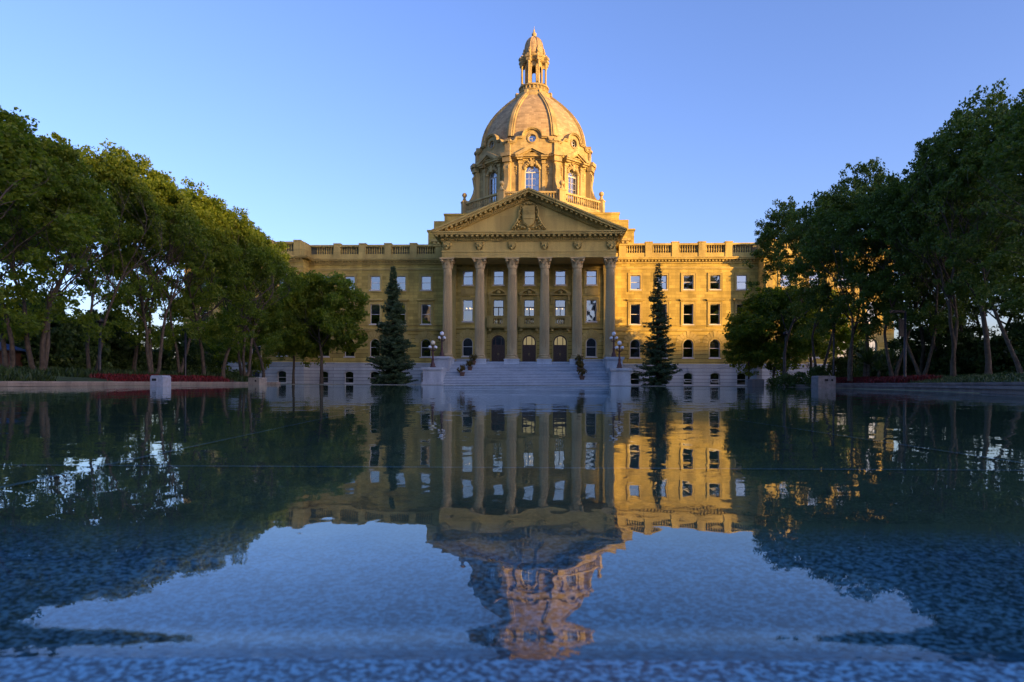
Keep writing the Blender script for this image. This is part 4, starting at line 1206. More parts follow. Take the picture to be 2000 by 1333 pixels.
# copings
def coping(name, line, w, z0, z1, mat, label, side=1, lip=0.06):
    m = MB()
    n = len(line)
    def off(i, d):
        a = Vector(line[max(0, i - 1)]); b = Vector(line[min(n - 1, i + 1)]); t = (b - a).normalized()
        return (line[i][0] + t.y * d * side, line[i][1] - t.x * d * side)
    for (d0, d1, za, zb) in ((0.0, w, z0, z1 - 0.1), (-lip, w + 0.04, z1 - 0.098, z1)):
        for i in range(n - 1):
            p = [off(i, d0), off(i + 1, d0), off(i + 1, d1), off(i, d1)]
            m.hprism(p, za, zb)
    o = m.build(name, mat)
    tag(o, label, 'pool wall')
    return o
left_line = [(-23.4, y) for y in (-6, 6, 15, 24, 33, 42, 51, 60, 69)]
coping('pool_wall', left_line, 0.55, -0.3, 0.25, M['coping'], 'long low buff stone wall edging the left side of the pool', -1)
def smooth_line(pts, k=4):
    out = []
    P = [Vector(p) for p in pts]
    for i in range(len(P) - 1):
        p0 = P[max(0, i - 1)]; p1 = P[i]; p2 = P[i + 1]; p3 = P[min(len(P) - 1, i + 2)]
        for j in range(k):
            t = j / k
            q = 0.5 * ((2 * p1) + (p2 - p0) * t + (2 * p0 - 5 * p1 + 4 * p2 - p3) * t * t + (3 * p1 - p0 - 3 * p2 + p3) * t ** 3)
            out.append((q.x, q.y))
    out.append(tuple(P[-1])); return out
right_line = smooth_line([(9.5, -1.2), (11.5, 8), (15.4, 20), (19.6, 31), (23.5, 43), (26.6, 57), (27.8, 72.0)], 3)
coping('pool_wall', right_line, 0.75, -0.3, 0.27, M['copingdark'], 'low grey granite wall curving along the right side of the pool', 1, 0.10)
line2 = [(x + 0.95, y) for x, y in right_line]
coping('seat_wall', line2, 0.4, -0.1, 0.42, M['copingdark'], 'second slightly taller grey ledge behind the curving right pool wall', 1, 0.04)

# grassy banks either side
def bank(name, rows, mat):
    m = MB(); n = len(rows[0]); vs = []
    for r in rows: vs += r
    m.add(vs, [(j * n + i, j * n + i + 1, (j + 1) * n + i + 1, (j + 1) * n + i) for j in range(len(rows) - 1) for i in range(n - 1)], True)
    return tag(m.build(name, mat, recalc=False), kind='structure')
rows = []
for d, z in ((1.45, 0.1), (2.4, 0.45), (6, 0.85), (14, 1.2), (40, 1.3), (80, 0.0)):
    rows.append([(x + d, y, z + 0.05 * math.sin(x + y) * (z > 0.2)) for x, y in right_line if y < 66])
bank('lawn', rows, M['lawn'])
rows = []
for d, z in ((0.6, 0.1), (1.6, 0.4), (5, 0.7), (14, 1.0), (40, 1.1), (80, 0.0)):
    rows.append([(-23.4 - d, y, z + 0.05 * math.sin(d + y) * (z > 0.2)) for y in range(-6, 66, 4)])
bank('lawn', rows, M['lawn'])

# ---- tufts, ground cover, flowers
def tufts(name, spots, size, mat, seed, n_per=6, upright=True, kind='stuff', label=None, cat=None):
    rnd = random.Random(seed); V = []; F = []
    for (x, y, z, s) in spots:
        for j in range(n_per):
            a = rnd.uniform(0, 2 * PI); l = size * s * rnd.uniform(0.6, 1.3); w = l * 0.30
            dx, dy = math.cos(a), math.sin(a); tl = rnd.uniform(0.2, 0.8)
            bx, by = x + rnd.gauss(0, 0.12 * s), y + rnd.gauss(0, 0.12 * s)
            o = len(V)
            V += [(bx - dy * w * .5, by + dx * w * .5, z), (bx + dy * w * .5, by - dx * w * .5, z),
                  (bx + dx * l * tl * .6 + dy * w * .4, by + dy * l * tl * .6 - dx * w * .4, z + l * 0.65), (bx + dx * l * tl, by + dy * l * tl, z + l)]
            F += [(o, o + 1, o + 2), (o, o + 2, o + 3)]
    me = bpy.data.meshes.new(name); me.from_pydata(V, [], F); me.materials.append(mat); me.update()
    ob = bpy.data.objects.new(name, me); col.objects.link(ob)
    tag(ob, label, cat, kind=kind); return ob
rnd = random.Random(11)
def rbank(d):
    P = [(1.45, 0.1), (2.4, 0.45), (6, 0.85), (14, 1.2), (40, 1.3)]
    for (a, za), (b, zb) in zip(P, P[1:]):
        if a <= d <= b: return za + (zb - za) * (d - a) / (b - a)
    return 1.2
def lbank(d):
    P = [(0.6, 0.1), (1.6, 0.4), (5, 0.7), (14, 1.0), (40, 1.1)]
    for (a, za), (b, zb) in zip(P, P[1:]):
        if a <= d <= b: return za + (zb - za) * (d - a) / (b - a)
    return 1.0
def rx(y): return pool_x(min(max(y, -1.2), 72.4))[1]
sp = []
for i in range(9000):
    y = 14 + 50 * rnd.random() ** 1.3; d = 1.5 + 12 * rnd.random() ** 1.5
    sp.append((rx(y) + d, y, rbank(d) - 0.05, rnd.uniform(0.6, 1.4)))
tufts('grass', sp, 0.16, M['grassleaf'], 1)
sp = []
for i in range(9000):
    y = 26 + 40 * rnd.random(); d = 0.7 + 12 * rnd.random() ** 1.5
    if 36 < y < 61 and d < 2.6: continue
    sp.append((-23.4 - d, y, lbank(d) - 0.05, rnd.uniform(0.6, 1.6)))
tufts('ground_cover', sp, 0.30, M['grassleaf'], 2, 5)
sp = []
for i in range(1900):
    y = 42 + 17 * rnd.random(); d = 0.8 + 1.7 * rnd.random()
    sp.append((-23.4 - d, y, lbank(d) + 0.02, rnd.uniform(0.7, 1.3)))
tufts('red_flowers', sp, 0.22, M['red'], 3, 6)
sp = []
for i in range(5200):
    y = 45 + 21 * rnd.random() ** 1.2; d = 2.0 + 2.2 * rnd.random()
    sp.append((rx(y) + d, y, rbank(d) + 0.05, rnd.uniform(0.7, 1.4)))
tufts('red_flowers', sp, 0.22, M['red'], 4, 6)

# ================================================================== TREES
def leaf_cloud(centres, sizes, per, leaf, rnd, flat=0.7):
    """numpy: many small leaf quads round each clump centre"""
    g = np.random.default_rng(rnd)
    C = np.repeat(np.array(centres), per, axis=0); S = np.repeat(np.array(sizes), per)[:, None]
    n = len(C)
    off = g.normal(size=(n, 3)); off /= np.linalg.norm(off, axis=1)[:, None] + 1e-9
    off *= (g.random((n, 1)) ** 0.45) * S; off[:, 2] *= flat
    P = C + off
    d = g.normal(size=(n, 3)); d[:, 2] -= 0.35; d /= np.linalg.norm(d, axis=1)[:, None]
    e = g.normal(size=(n, 3)); e -= d * (e * d).sum(1)[:, None]; e /= np.linalg.norm(e, axis=1)[:, None]
    l = leaf * (0.6 + 0.8 * g.random((n, 1))); w = l * 0.34
    V = np.empty((n, 4, 3)); V[:, 0] = P - d * l * .5; V[:, 1] = P + e * w; V[:, 2] = P + d * l * .5; V[:, 3] = P - e * w
    return V.reshape(-1, 3)
def quad_mesh(name, V, mat):
    n = len(V) // 4
    me = bpy.data.meshes.new(name)
    me.vertices.add(len(V)); me.vertices.foreach_set('co', V.astype(np.float32).ravel())
    me.loops.add(4 * n); me.loops.foreach_set('vertex_index', np.arange(4 * n, dtype=np.int32))
    me.polygons.add(n); me.polygons.foreach_set('loop_start', np.arange(0, 4 * n, 4, dtype=np.int32))
    me.polygons.foreach_set('loop_total', np.full(n, 4, dtype=np.int32))
    me.materials.append(mat); me.update(); me.validate()
    return me
def broadleaf(seed, H=17.0, CW=5.0, base=0.22, stems=1, leafmat='leafA', dens=1.0, crown_lo=0.3, leaf=0.23, lean=0.0, open_mid=0.0):
    """unit: metres.  returns (trunk mesh, crown mesh)"""
    rnd = random.Random(seed)
    mb = MB(); tips = []; mids = []
    def crown_r(t):                        # crown radius against height fraction
        t = min(t, 0.995)
        if t < crown_lo: return 0.45 * CW
        s = (t - crown_lo) / (1 - crown_lo)
        return CW * (0.62 + 0.5 * math.sin(PI * min(1, s * 1.25) * 0.8)) * (1 - s ** 3.2) ** 0.5
    def branch(p, d, L, r, lev):
        pts = [p.copy()]; rad = [r]; q = p.copy(); dd = d.copy()
        nseg = 5 if lev < 2 else 3
        for i in range(nseg):
            dd = (dd + Vector((rnd.gauss(0, .13), rnd.gauss(0, .13), rnd.gauss(0.05, .08)))).normalized()
            q = q + dd * L / nseg
            t = q.z / H
            rr = math.hypot(q.x, q.y); lim = crown_r(t)
            if rr > lim and lev > 0:
                q.x *= lim / rr; q.y *= lim / rr
            if q.z > H * 0.97: q.z = H * 0.97
            pts.append(q.copy()); rad.append(r * (1 - 0.55 * (i + 1) / nseg))
        if r > 0.012: mb.tube(pts, rad, 8 if lev < 1 else (6 if lev < 2 else 4), False)
        if lev >= 3:
            tips.append(pts[-1]); mids.append(pts[1]); return
        k = {0: rnd.randint(5, 6), 1: rnd.randint(5, 6), 2: 4}[lev]
        for j in range(k):
            f = rnd.uniform(0.35 if lev else 0.45, 1.0) if j else 1.0
            i0 = min(len(pts) - 2, int(f * nseg)); pp = pts[i0].lerp(pts[i0 + 1], min(1.0, f * nseg - i0))
            az = 2 * PI * (j + rnd.random() * 0.7) / k
            up = rnd.uniform(0.25, 1.15) if lev == 0 else rnd.uniform(-0.25, 0.9)
            nd = (Vector((math.cos(az), math.sin(az), up)) + dd * (0.5 if lev == 0 else 0.7)).normalized()
            branch(pp, nd, L * rnd.uniform(0.58, 0.8), rad[i0] * rnd.uniform(0.45, 0.62), lev + 1)
    for s in range(stems):
        a = 2 * PI * s / stems + rnd.random(); 
        d = Vector((math.cos(a) * 0.28 * (stems > 1) + lean, math.sin(a) * 0.28 * (stems > 1), 1)).normalized()
        p0 = Vector((math.cos(a) * 0.12 * (stems > 1), math.sin(a) * 0.12 * (stems > 1), -0.3))
        r = base * (1.0 if stems == 1 else 0.75)
        mb.tube([p0 + Vector((0, 0, -0.2)), p0 + d * 0.5, p0 + d * 1.2], [r * 1.7, r * 1.2, r], 10, False)
        branch(p0 + d * 1.2, d, H * 0.46, r, 0)
    # rounded leafy lobes round the envelope with gaps between them, branch tips fill the inside
    cs = [tuple(p) for p in tips] + [tuple(p) for p in mids if rnd.random() < 0.4]
    nl = int(30 * dens)
    for i in range(nl):
        t = crown_lo * 0.9 + (0.97 - crown_lo * 0.9) * ((i + rnd.random()) / nl) ** 0.85
        if open_mid and 0.34 < t < 0.60 and rnd.random() < open_mid: continue
        a = i * 2.4 + rnd.gauss(0, .35)
        cr_ = crown_r(t)
        rr = cr_ * rnd.uniform(0.55, 1.02); lr = rnd.uniform(0.16, 0.30) * CW + 0.25
        cx, cy, cz = rr * math.cos(a), rr * math.sin(a), min(H * t, H - lr * 0.5)
        for j in range(int(7 + lr * 9)):
            v = Vector((rnd.gauss(0, 1), rnd.gauss(0, 1), rnd.gauss(0.25, 0.9))).normalized() * lr * rnd.uniform(0.6, 1.08)
            cs.append((cx + v.x, cy + v.y, cz + v.z * 0.8))
    for j in range(4):                      # a few wisps breaking the outline
        a = rnd.uniform(0, 2 * PI); t = rnd.uniform(0.8, 1.02)
        cs.append((crown_r(min(t, 0.99)) * 1.05 * math.cos(a), crown_r(min(t, 0.99)) * 1.05 * math.sin(a), H * t))
    if open_mid:
        cs = [c for c in cs if not (0.3 < c[2] / H < 0.60 and rnd.random() < open_mid * 0.7)]
    keep = []
    for c in cs:
        if open_mid and 0.26 < c[2] / H < 0.70 and noise.noise(Vector(c) * 0.5 + Vector((0, seed, 3))) < 0.04: continue
        if noise.noise(Vector(c) * 0.28 + Vector((seed, 0, 0))) > -0.22: keep.append(c)
    sz = [rnd.uniform(0.32, 0.78) for _ in keep]
    V = leaf_cloud(keep, sz, int(38 * dens + 9), leaf, seed)
    V = V[: (len(V) // 4) * 4]
    cm = quad_mesh('crown', V, M[leafmat])
    tr = mb.build('trunk', M['bark'], recalc=False)
    tm = tr.data; bpy.data.objects.remove(tr)
    return tm, cm
TV = {
 'tallA': broadleaf(1, 17, 4.6, 0.19, 1, 'leafA', 1.25, 0.24, open_mid=0.2),
 'tallB': broadleaf(2, 17, 5.0, 0.20, 2, 'leafA', 1.15, 0.24, open_mid=0.5),
 'tallC': broadleaf(3, 17, 4.3, 0.22, 3, 'leafA', 1.1, 0.22, open_mid=0.4),
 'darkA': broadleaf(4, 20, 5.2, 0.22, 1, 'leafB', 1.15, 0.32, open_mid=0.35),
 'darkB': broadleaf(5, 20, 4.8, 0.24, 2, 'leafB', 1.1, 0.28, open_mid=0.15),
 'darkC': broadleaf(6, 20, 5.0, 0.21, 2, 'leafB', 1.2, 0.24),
 'small': broadleaf(8, 10, 4.0, 0.16, 1, 'leafA', 1.0, 0.30, 0.26),
 'small2': broadleaf(9, 10, 4.2, 0.13, 2, 'leafA', 0.9, 0.22, 0.26),
}
TH = {'tallA': 17, 'tallB': 17, 'tallC': 17, 'darkA': 20, 'darkB': 20, 'darkC': 20, 'small': 10, 'small2': 10}
def tree(kind, x, y, h, rz, label, group, w=1.0, z=0.0, name='tree'):
    tm, cm = TV[kind]
    t = empty(name, (x, y, z), rz)
    tag(t, label, 'tree', group)
    s = h / TH[kind]
    t.scale = (s * w, s * w, s)
    a = bpy.data.objects.new('trunk', tm); col.objects.link(a); a.parent = t
    b = bpy.data.objects.new('crown', cm); col.objects.link(b); b.parent = t
    return t
def hor(px): return 748 + (px - 1000) * 0.0052
def at(px, X=None, Y=None):
    """pixel column of the 2000 px photograph to a ground point, at a given side offset X or distance Y"""
    k = (px - 1000) / 1333.0
    if Y is None: Y = X / k
    return k * Y, Y
def top_h(px, py, Y): return 0.3 + (hor(px) - py) / 1333.0 * Y
GL = 'trees in the row along the left side of the pool'
GR = 'trees in the row along the right side of the pool'
LT = [ # px, top px y, kind, X offset, width, label
 (-70, 185, 'tallA', -27.5, 1.0, 'nearest tree of the left row, cut off by the left edge of the photo'),
 (18, 222, 'tallB', -28.5, 0.9, 'tall green tree with spreading limbs above the blue kiosk roof at far left'),
 (78, 252, 'tallC', -27.5, 0.9, 'tall tree with pale forked trunk close to the left edge of the photo'),
 (182, 270, 'tallB', -28.0, 0.9, 'tall tree with sunlit rounded top just left of the first black lamp post'),
 (262, 306, 'tallA', -29.5, 0.85, 'tall tree with golden top above the white box in the pool'),
 (300, 335, 'tallC', -27.0, 0.85, 'tree with slim twin trunks directly behind the white box on the left'),
 (352, 352, 'tallB', -28.0, 0.9, 'loose crowned tree beside the second black lamp post on the left'),
 (398, 372, 'tallA', -27.0, 0.9, 'tree with dark leaning trunk in front of the far left wing of the building'),
 (436, 402, 'tallA', -25.6, 0.85, 'tree with straight dark trunk before the arched granite base on the left'),
 (478, 430, 'tallC', -25.5, 0.9, 'golden topped tree where the left row starts dropping toward the building'),
 (515, 462, 'tallA', -26.0, 0.8, 'last tall tree of the left row, touching the pale parapet behind it'),
]
for i, (px, py, k, X, w, lab) in enumerate(LT):
    x, y = at(px, X=X); h = top_h(px, py, y) - 1.1
    tree(k, x, y, h, i * 1.7, lab, GL, w * 17 / h if h < 15 else w, 0.5)
x, y = at(573, Y=80); tree('small', x, y, 11.2, 0.4, 'low green tree half hidden behind the last tall tree of the left row', None, 0.85, 0.05)
x, y = at(628, Y=78); tree('small', x, y, 12.2, 2.0, 'medium round green tree on a thin trunk in front of the left wing', None, 0.98, 0.05)
x, y = at(487, Y=77); tree('small2', x, y, 9.4, 1.0, 'small bushy tree beside the thin post near the left end of the pool', None, 1.05, 0.05)
RT = [
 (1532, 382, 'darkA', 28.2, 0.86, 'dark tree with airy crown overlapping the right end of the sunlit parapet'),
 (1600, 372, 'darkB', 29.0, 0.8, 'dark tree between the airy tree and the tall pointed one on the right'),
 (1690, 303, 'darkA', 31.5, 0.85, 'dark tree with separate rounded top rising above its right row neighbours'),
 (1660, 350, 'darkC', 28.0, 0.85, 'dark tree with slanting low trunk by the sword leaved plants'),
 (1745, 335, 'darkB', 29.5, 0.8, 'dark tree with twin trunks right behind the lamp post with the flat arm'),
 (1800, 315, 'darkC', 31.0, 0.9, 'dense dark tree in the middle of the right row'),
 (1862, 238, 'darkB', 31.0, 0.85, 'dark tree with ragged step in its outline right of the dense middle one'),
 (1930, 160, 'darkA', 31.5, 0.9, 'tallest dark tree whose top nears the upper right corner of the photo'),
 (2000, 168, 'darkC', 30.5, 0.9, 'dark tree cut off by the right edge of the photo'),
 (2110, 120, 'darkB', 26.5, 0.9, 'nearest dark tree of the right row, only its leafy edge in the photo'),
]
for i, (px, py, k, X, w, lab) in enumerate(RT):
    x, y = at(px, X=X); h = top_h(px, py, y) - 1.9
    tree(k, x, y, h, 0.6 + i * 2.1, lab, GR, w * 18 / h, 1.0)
x, y = at(1508, Y=76); tree('small2', x, y, 10.6, 0.5, 'low spreading tree with forked trunk before the right wing', None, 1.05, 0.05)
x, y = at(1462, Y=79); tree('small', x, y, 7.6, 0.5, 'yellow green small tree at the tip of the right row beside the wing windows', None, 0.95, 0.05)
x, y = at(1585, Y=74); tree('small', x, y, 10.5, 2.5, 'round dark tree behind the white globe lamp on the right', None, 1.0, 0.05)
# second rows, further from the pool
k = 0
SECL = [(-40, -37), (50, -38), (130, -37), (250, -40), (420, -36)]
for (px, X) in SECL:
    x, y = at(px, X=X)
    tree(('tallC', 'tallA', 'tallB')[k % 3], x, y, 13.0 + (k % 3), k * 0.9, 'shadowed tree standing in the dim grove behind the left row', 'trees of the grove behind the left row', 1.0, 0.9); k += 1
SECR = [(1800, 35.5), (1850, 37), (1900, 38), (1960, 40), (2040, 42), (2090, 40)]
for (px, X) in SECR:
    x, y = at(px, X=X)
    tree(('darkC', 'darkB', 'darkA')[k % 3], x, y, 14.0 + (k % 3), k * 0.9, 'shadowed tree standing in the dim grove behind the right row', 'trees of the grove behind the right row', 1.0, 1.2); k += 1

# shrubs
def shrub_mesh(seed, w, h, n, per, leaf, mat='leafC'):
    rnd = random.Random(seed); cs = []
    for i in range(n):
        a = rnd.uniform(0, 2 * PI); t = rnd.random(); rr = w * math.sqrt(1 - t * t * 0.8) * rnd.uniform(0.2, 1)
        cs.append((rr * math.cos(a), rr * math.sin(a), h * t))
    return quad_mesh('foliage', leaf_cloud(cs, [0.42] * n, per, leaf, seed), M[mat])
SHR = [shrub_mesh(21, 1.5, 2.2, 60, 50, 0.2), shrub_mesh(22, 1.7, 3.4, 80, 50, 0.22), shrub_mesh(23, 0.9, 0.9, 26, 50, 0.14)]
def shrub(kind, x, y, z, s, rz, label, group=None, name='shrub'):
    o = bpy.data.objects.new(name, SHR[kind]); col.objects.link(o); o.location = (x, y, z); o.scale = (s, s, s); o.rotation_euler.z = rz
    return tag(o, label, 'shrub', group)
rnd = random.Random(5)
for i in range(26):
    px = -60 + i * 19; X = -31 - 4 * rnd.random() - (3 if i < 8 else 0)
    x, y = at(px, X=X)
    shrub(1 if rnd.random() < 0.6 else 0, x, y, 0.8, rnd.uniform(1.0, 1.5), rnd.random() * 6, 'dark bush in the undergrowth behind the left row of trees', 'bushes under the left trees')
for i in range(26):
    px = 1640 + i * 17; X = 36 + 5 * rnd.random()
    x, y = at(px, X=X)
    shrub(1 if rnd.random() < 0.6 else 0, x, y, 0.9, rnd.uniform(0.9, 1.4), rnd.random() * 6, 'dark bush in the undergrowth behind the right row of trees', 'bushes under the right trees')
for (px, Y, k, s, lab) in ((455, 70, 2, 1.3, 'low clipped bush at the end of the left flower bed'), (478, 71, 2, 1.1, 'small bush left of the buff box in the pool'),
                           (1540, 68, 2, 1.2, 'low bush beside the thin post on the right'), (1562, 66, 0, 0.6, 'leafy bush left of the grey box on the right wall'),
                           (1515, 72, 2, 1.0, 'small dark bush at the foot of the forked tree'), (1600, 62, 0, 0.8, 'loose bush behind the grey box on the right wall')):
    x, y = at(px, Y=Y); shrub(k, x, y, 0.1, s, px * 0.1, lab)
# sword-leaved plants
def spiky(x, y, z, label, s=1.0):
    rnd = random.Random(int(x * 10)); V = []; F = []
    t = empty('yucca_plant', (x, y, z)); tag(t, label, 'plant')
    for i in range(120):
        a = rnd.uniform(0, 2 * PI); el = rnd.uniform(0.1, 1.45); L = s * rnd.uniform(0.9, 1.5)
        d = Vector((math.cos(a) * math.cos(el), math.sin(a) * math.cos(el), math.sin(el))); w = Vector((-math.sin(a), math.cos(a), 0)) * 0.035
        b = Vector((0, 0, 0.9 * s)); m = b + d * L * 0.6; e_ = b + d * L + Vector((0, 0, -0.25 * math.cos(el)))
        o = len(V); V += [tuple(b - w), tuple(b + w), tuple(m + w), tuple(m - w), tuple(e_)]; F += [(o, o + 1, o + 2, o + 3), (o + 3, o + 2, o + 4)]
    me = bpy.data.meshes.new('leaves'); me.from_pydata(V, [], F); me.materials.append(M['leafC'])
    ob = bpy.data.objects.new('leaves', me); col.objects.link(ob); ob.parent = t
    m = MB(); m.tube([(0, 0, -0.1), (0.03, 0, 0.5 * s), (0, 0, 0.95 * s)], [0.13, 0.11, 0.09], 8); m.build('stem', M['bark'], t)
x, y = at(1696, Y=60); spiky(x, y, 0.7, 'tall sword leaved plant above the red flowers, left of the slanting trunks', 1.5)
x, y = at(1738, Y=56); spiky(x, y, 0.7, 'sword leaved plant above the red flowers, left of the lamp post with flat arm', 1.25)
x, y = at(1716, Y=54); spiky(x, y, 0.6, 'lowest sword leaved plant between its two taller neighbours', 0.9)

# ---- spruces
def spruce(seed, H, W, sparse, label, x, y):
    rnd = random.Random(seed); mb = MB(); V = []
    mb.tube([(0, 0, -0.2), (0, 0, H * 0.5), (0.02, 0.03, H)], [0.24, 0.14, 0.02], 8)
    g = np.random.default_rng(seed); quads = []
    z = 0.35
    while z < H - 0.15:
        t = z / H
        r = W * ((1 - t) ** (0.90 if not sparse else 0.95)) * (1.0 if t > .12 else 0.85)
        if sparse: r *= 1.0
        n = max(4, int((13 if not sparse else 10) * (1 - t * 0.55)))
        for j in range(n):
            a = rnd.uniform(0, 2 * PI); L = r * rnd.uniform(0.62, 1.12) * (1 + (0.22 if sparse else 0.30) * math.sin(z * (2.3 if sparse else 3.1) + seed)) + 0.10
            droop = rnd.uniform(0.12, 0.42) * (1 - 0.6 * t); zz = z + rnd.uniform(-.15, .15)
            ca, sa = math.cos(a), math.sin(a); pts = []
            for i in range(4):
                s = i / 3; pts.append(Vector((ca * L * s, sa * L * s, zz - droop * L * s + 0.22 * L * s ** 3)))
            if L > 0.5: mb.tube(pts, [0.03, 0.022, 0.015, 0.006], 4, False)
            m = max(12, int(L * 52))
            for q in range(m):
                s = rnd.uniform(0.12, 1.03); i0 = min(2, int(s * 3)); p = pts[i0].lerp(pts[i0 + 1], s * 3 - i0)
                side = rnd.choice((-1, 1)); wl = 0.30 * (1.1 - s * 0.6)
                p = p + Vector((-sa, ca, 0)) * side * rnd.uniform(0, wl) + Vector((0, 0, rnd.uniform(-0.16, 0.05)))
                d = (Vector((ca, sa, -0.35)) * rnd.uniform(.4, 1) + Vector((-sa, ca, 0)) * side * 0.8 + Vector((0, 0, rnd.uniform(-.6, .2)))).normalized()
                e_ = d.cross(Vector((rnd.gauss(0, 1), rnd.gauss(0, 1), rnd.gauss(0, 1)))).normalized()
                l = rnd.uniform(0.16, 0.30); w = 0.05
                quads += [p - d * l * .3, p + e_ * w, p + d * l * .7, p - e_ * w]
        z += (0.20 if not sparse else 0.27) * (1 if t < .7 else 0.8)
    t_ = empty('spruce_tree', (x, y, 0.03)); tag(t_, label, 'tree', 'spruces before the wings')
    mb.build('trunk', M['barkdark'], t_, recalc=False)
    ob = bpy.data.objects.new('crown', quad_mesh('crown', np.array([tuple(q) for q in quads]), M['needle'])); col.objects.link(ob); ob.parent = t_
x, y = at(767, Y=77); spruce(31, 13.4, 2.6, False, 'dense dark spruce in front of the shaded left wing', x, y)
x, y = at(1284, Y=77); spruce(35, 13.9, 2.45, True, 'ragged slender spruce in front of the sunlit right wing', x, y)

# ================================================================== SMALL THINGS
# globe lamps on the stair pedestals
def globe_lamp(warm):
    m = MB()
    m.lathe([(0.34, 0), (0.34, 0.12), (0.26, 0.2), (0.28, 0.35), (0.2, 0.5), (0.14, 0.7), (0.13, 0.95), (0.17, 1.0), (0.11, 1.08), (0.09, 1.9), (0.12, 1.98), (0.07, 2.1), (0.07, 2.55)], 14)
    for k in range(4):
        a = PI / 4 + k * PI / 2; c, s = math.cos(a), math.sin(a)
        m.tube([(0.05 * c, 0.05 * s, 1.95), (0.25 * c, 0.25 * s, 1.9), (0.42 * c, 0.42 * s, 1.98), (0.44 * c, 0.44 * s, 2.1)], [0.04, 0.035, 0.03, 0.03], 6)
        m.lathe([(0.03, 0), (0.09, 0.03), (0.09, 0.06)], 10, (0.44 * c, 0.44 * s, 2.1))
    m.lathe([(0.05, 0), (0.12, 0.04), (0.12, 0.07)], 10, (0, 0, 2.52))
    t = empty('globe_lamp'); m.build('post', M['iron'], t)
    g = MB(); g.ball((0, 0, 0), 0.25, 18, 12); o = g.build('globe', M['globewarm' if warm else 'globe'], t, (0, 0, 2.82))
    g2 = None
    for k in range(4):
        a = PI / 4 + k * PI / 2; loc = (0.44 * math.cos(a), 0.44 * math.sin(a), 2.31)
        if g2 is None:
            g = MB(); g.ball((0, 0, 0), 0.165, 16, 10); g2 = g.build('globe', M['globe'], t, loc)
        else: copy_tree(g2, t, loc)
    return t
def bw(u, v, z):
    c, s = math.cos(YAW), math.sin(YAW)
    return (1.98 + u * c + v * s, 85.0 + v * c - u * s, z)
GLG = 'five globe lamps flanking the front steps'
lmp = globe_lamp(True); lmp.location = bw(-10.55, -8.2, 1.98); tag(lmp, 'red brown lamp with yellowed top globe on the front left stair pedestal', 'lamp', GLG)
lm2 = globe_lamp(False); lm2.location = bw(-10.4, -2.6, 3.42); tag(lm2, 'white globe lamp on the higher left pedestal beside the portico', 'lamp', GLG)
a = copy_tree(lm2, None, bw(10.45, -8.2, 1.98)); a['label'] = 'white globe lamp on the front right stair pedestal'
a = copy_tree(lm2, None, bw(10.35, -2.6, 3.42)); a['label'] = 'white globe lamp on the higher right pedestal beside the portico'

# potted plants on the steps
def planter(seed):
    t = empty('potted_plant')
    m = MB(); m.lathe([(0.2, 0), (0.24, 0.05), (0.31, 0.42), (0.35, 0.44), (0.35, 0.5), (0.29, 0.5), (0.27, 0.44)], 16); m.build('pot', M['terra'], t)
    rnd = random.Random(seed); cs = [(rnd.gauss(0, .17), rnd.gauss(0, .17), rnd.uniform(0.5, 1.15)) for _ in range(16)]
    ob = bpy.data.objects.new('foliage', quad_mesh('foliage', leaf_cloud(cs, [0.2] * 16, 34, 0.14, seed, 1.0), M['planter'])); col.objects.link(ob); ob.parent = t
    return t
def step_z(v):
    if v >= -0.1: return 2.95
    for i in range(16):
        v1 = -0.1 - 0.42 * i - (2.1 if i >= 8 else 0); v0 = v1 - 0.42 - (2.1 if i == 7 else 0)
        if v0 <= v <= v1: return 2.95 - RI * (i + 1) + 0.055
    return 0.05
PL = [(-6.7, -1.33, 'bronze potted plant highest on the left side of the steps, against a column plinth'),
      (-6.95, -2.75, 'bronze potted plant second from the top on the left of the steps'),
      (-7.4, -6.6, 'bronze potted plant low on the left of the steps'),
      (6.3, -1.33, 'bronze potted plant highest on the right side of the steps, against a column plinth'),
      (6.25, -2.75, 'bronze potted plant second from the top on the right of the steps'),
      (6.35, -5.15, 'bronze potted plant on the landing on the right of the steps'),
      (6.35, -7.3, 'bronze potted plant lowest on the right of the steps')]
p0 = planter(51); p1 = planter(52)
for i, (u, v, lab) in enumerate(PL):
    loc = bw(u, v, step_z(v))
    src = (p0, p1)[i % 2]
    if i < 2: o = src; o.location = loc
    else: o = copy_tree(src, None, loc, i * 1.1)
    tag(o, lab, 'potted plant', 'potted plants set out on the front steps')

# cast boxes standing in the pool
def pool_box(name, px, Y, w, d, h, mat, label, slots, rz=0.0, zb=-0.07):
    x, y = at(px, Y=Y)
    m = MB()
    c = 0.09
    prof = [(-w / 2, zb), (w / 2, zb), (w / 2, h - c), (w / 2 - c, h), (-w / 2 + c, h), (-w / 2, h - c)]
    m.prism(prof, -d / 2, d / 2)
    t = empty(name, (x, y, 0), rz); tag(t, label, 'pool box')
    m.build('housing', mat, t)
    s = MB()
    for (cx, cz, sw, sh, face) in slots:
        lp = rect_loop(cx, cz - sh / 2, cz + sh / 2, sw)
        if face == 0:
            s.cur = 0; s.box(cx - sw / 2, cx + sw / 2, -d / 2 - 0.004, -d / 2 + 0.02, cz - sh / 2, cz + sh / 2)
    if slots: s.build('recess', M['slot'], t)
    f = MB()
    for (cx, cz, sw, sh, face) in slots:
        lp = rect_loop(cx, cz - sh / 2, cz + sh / 2, sw); f.band(grow(lp, 0.04), grow(lp, 0.001), -d / 2 - 0.03, -d / 2 + 0.01)
    if slots: f.build('recess_frame', mat, t)
pool_box('fountain_box', 314, 34.5, 0.78, 0.55, 0.58, M['concrete'], 'white chamfered concrete box with dark slot standing in the left of the pool', [(-0.14, 0.36, 0.30, 0.12, 0)], R(-16))
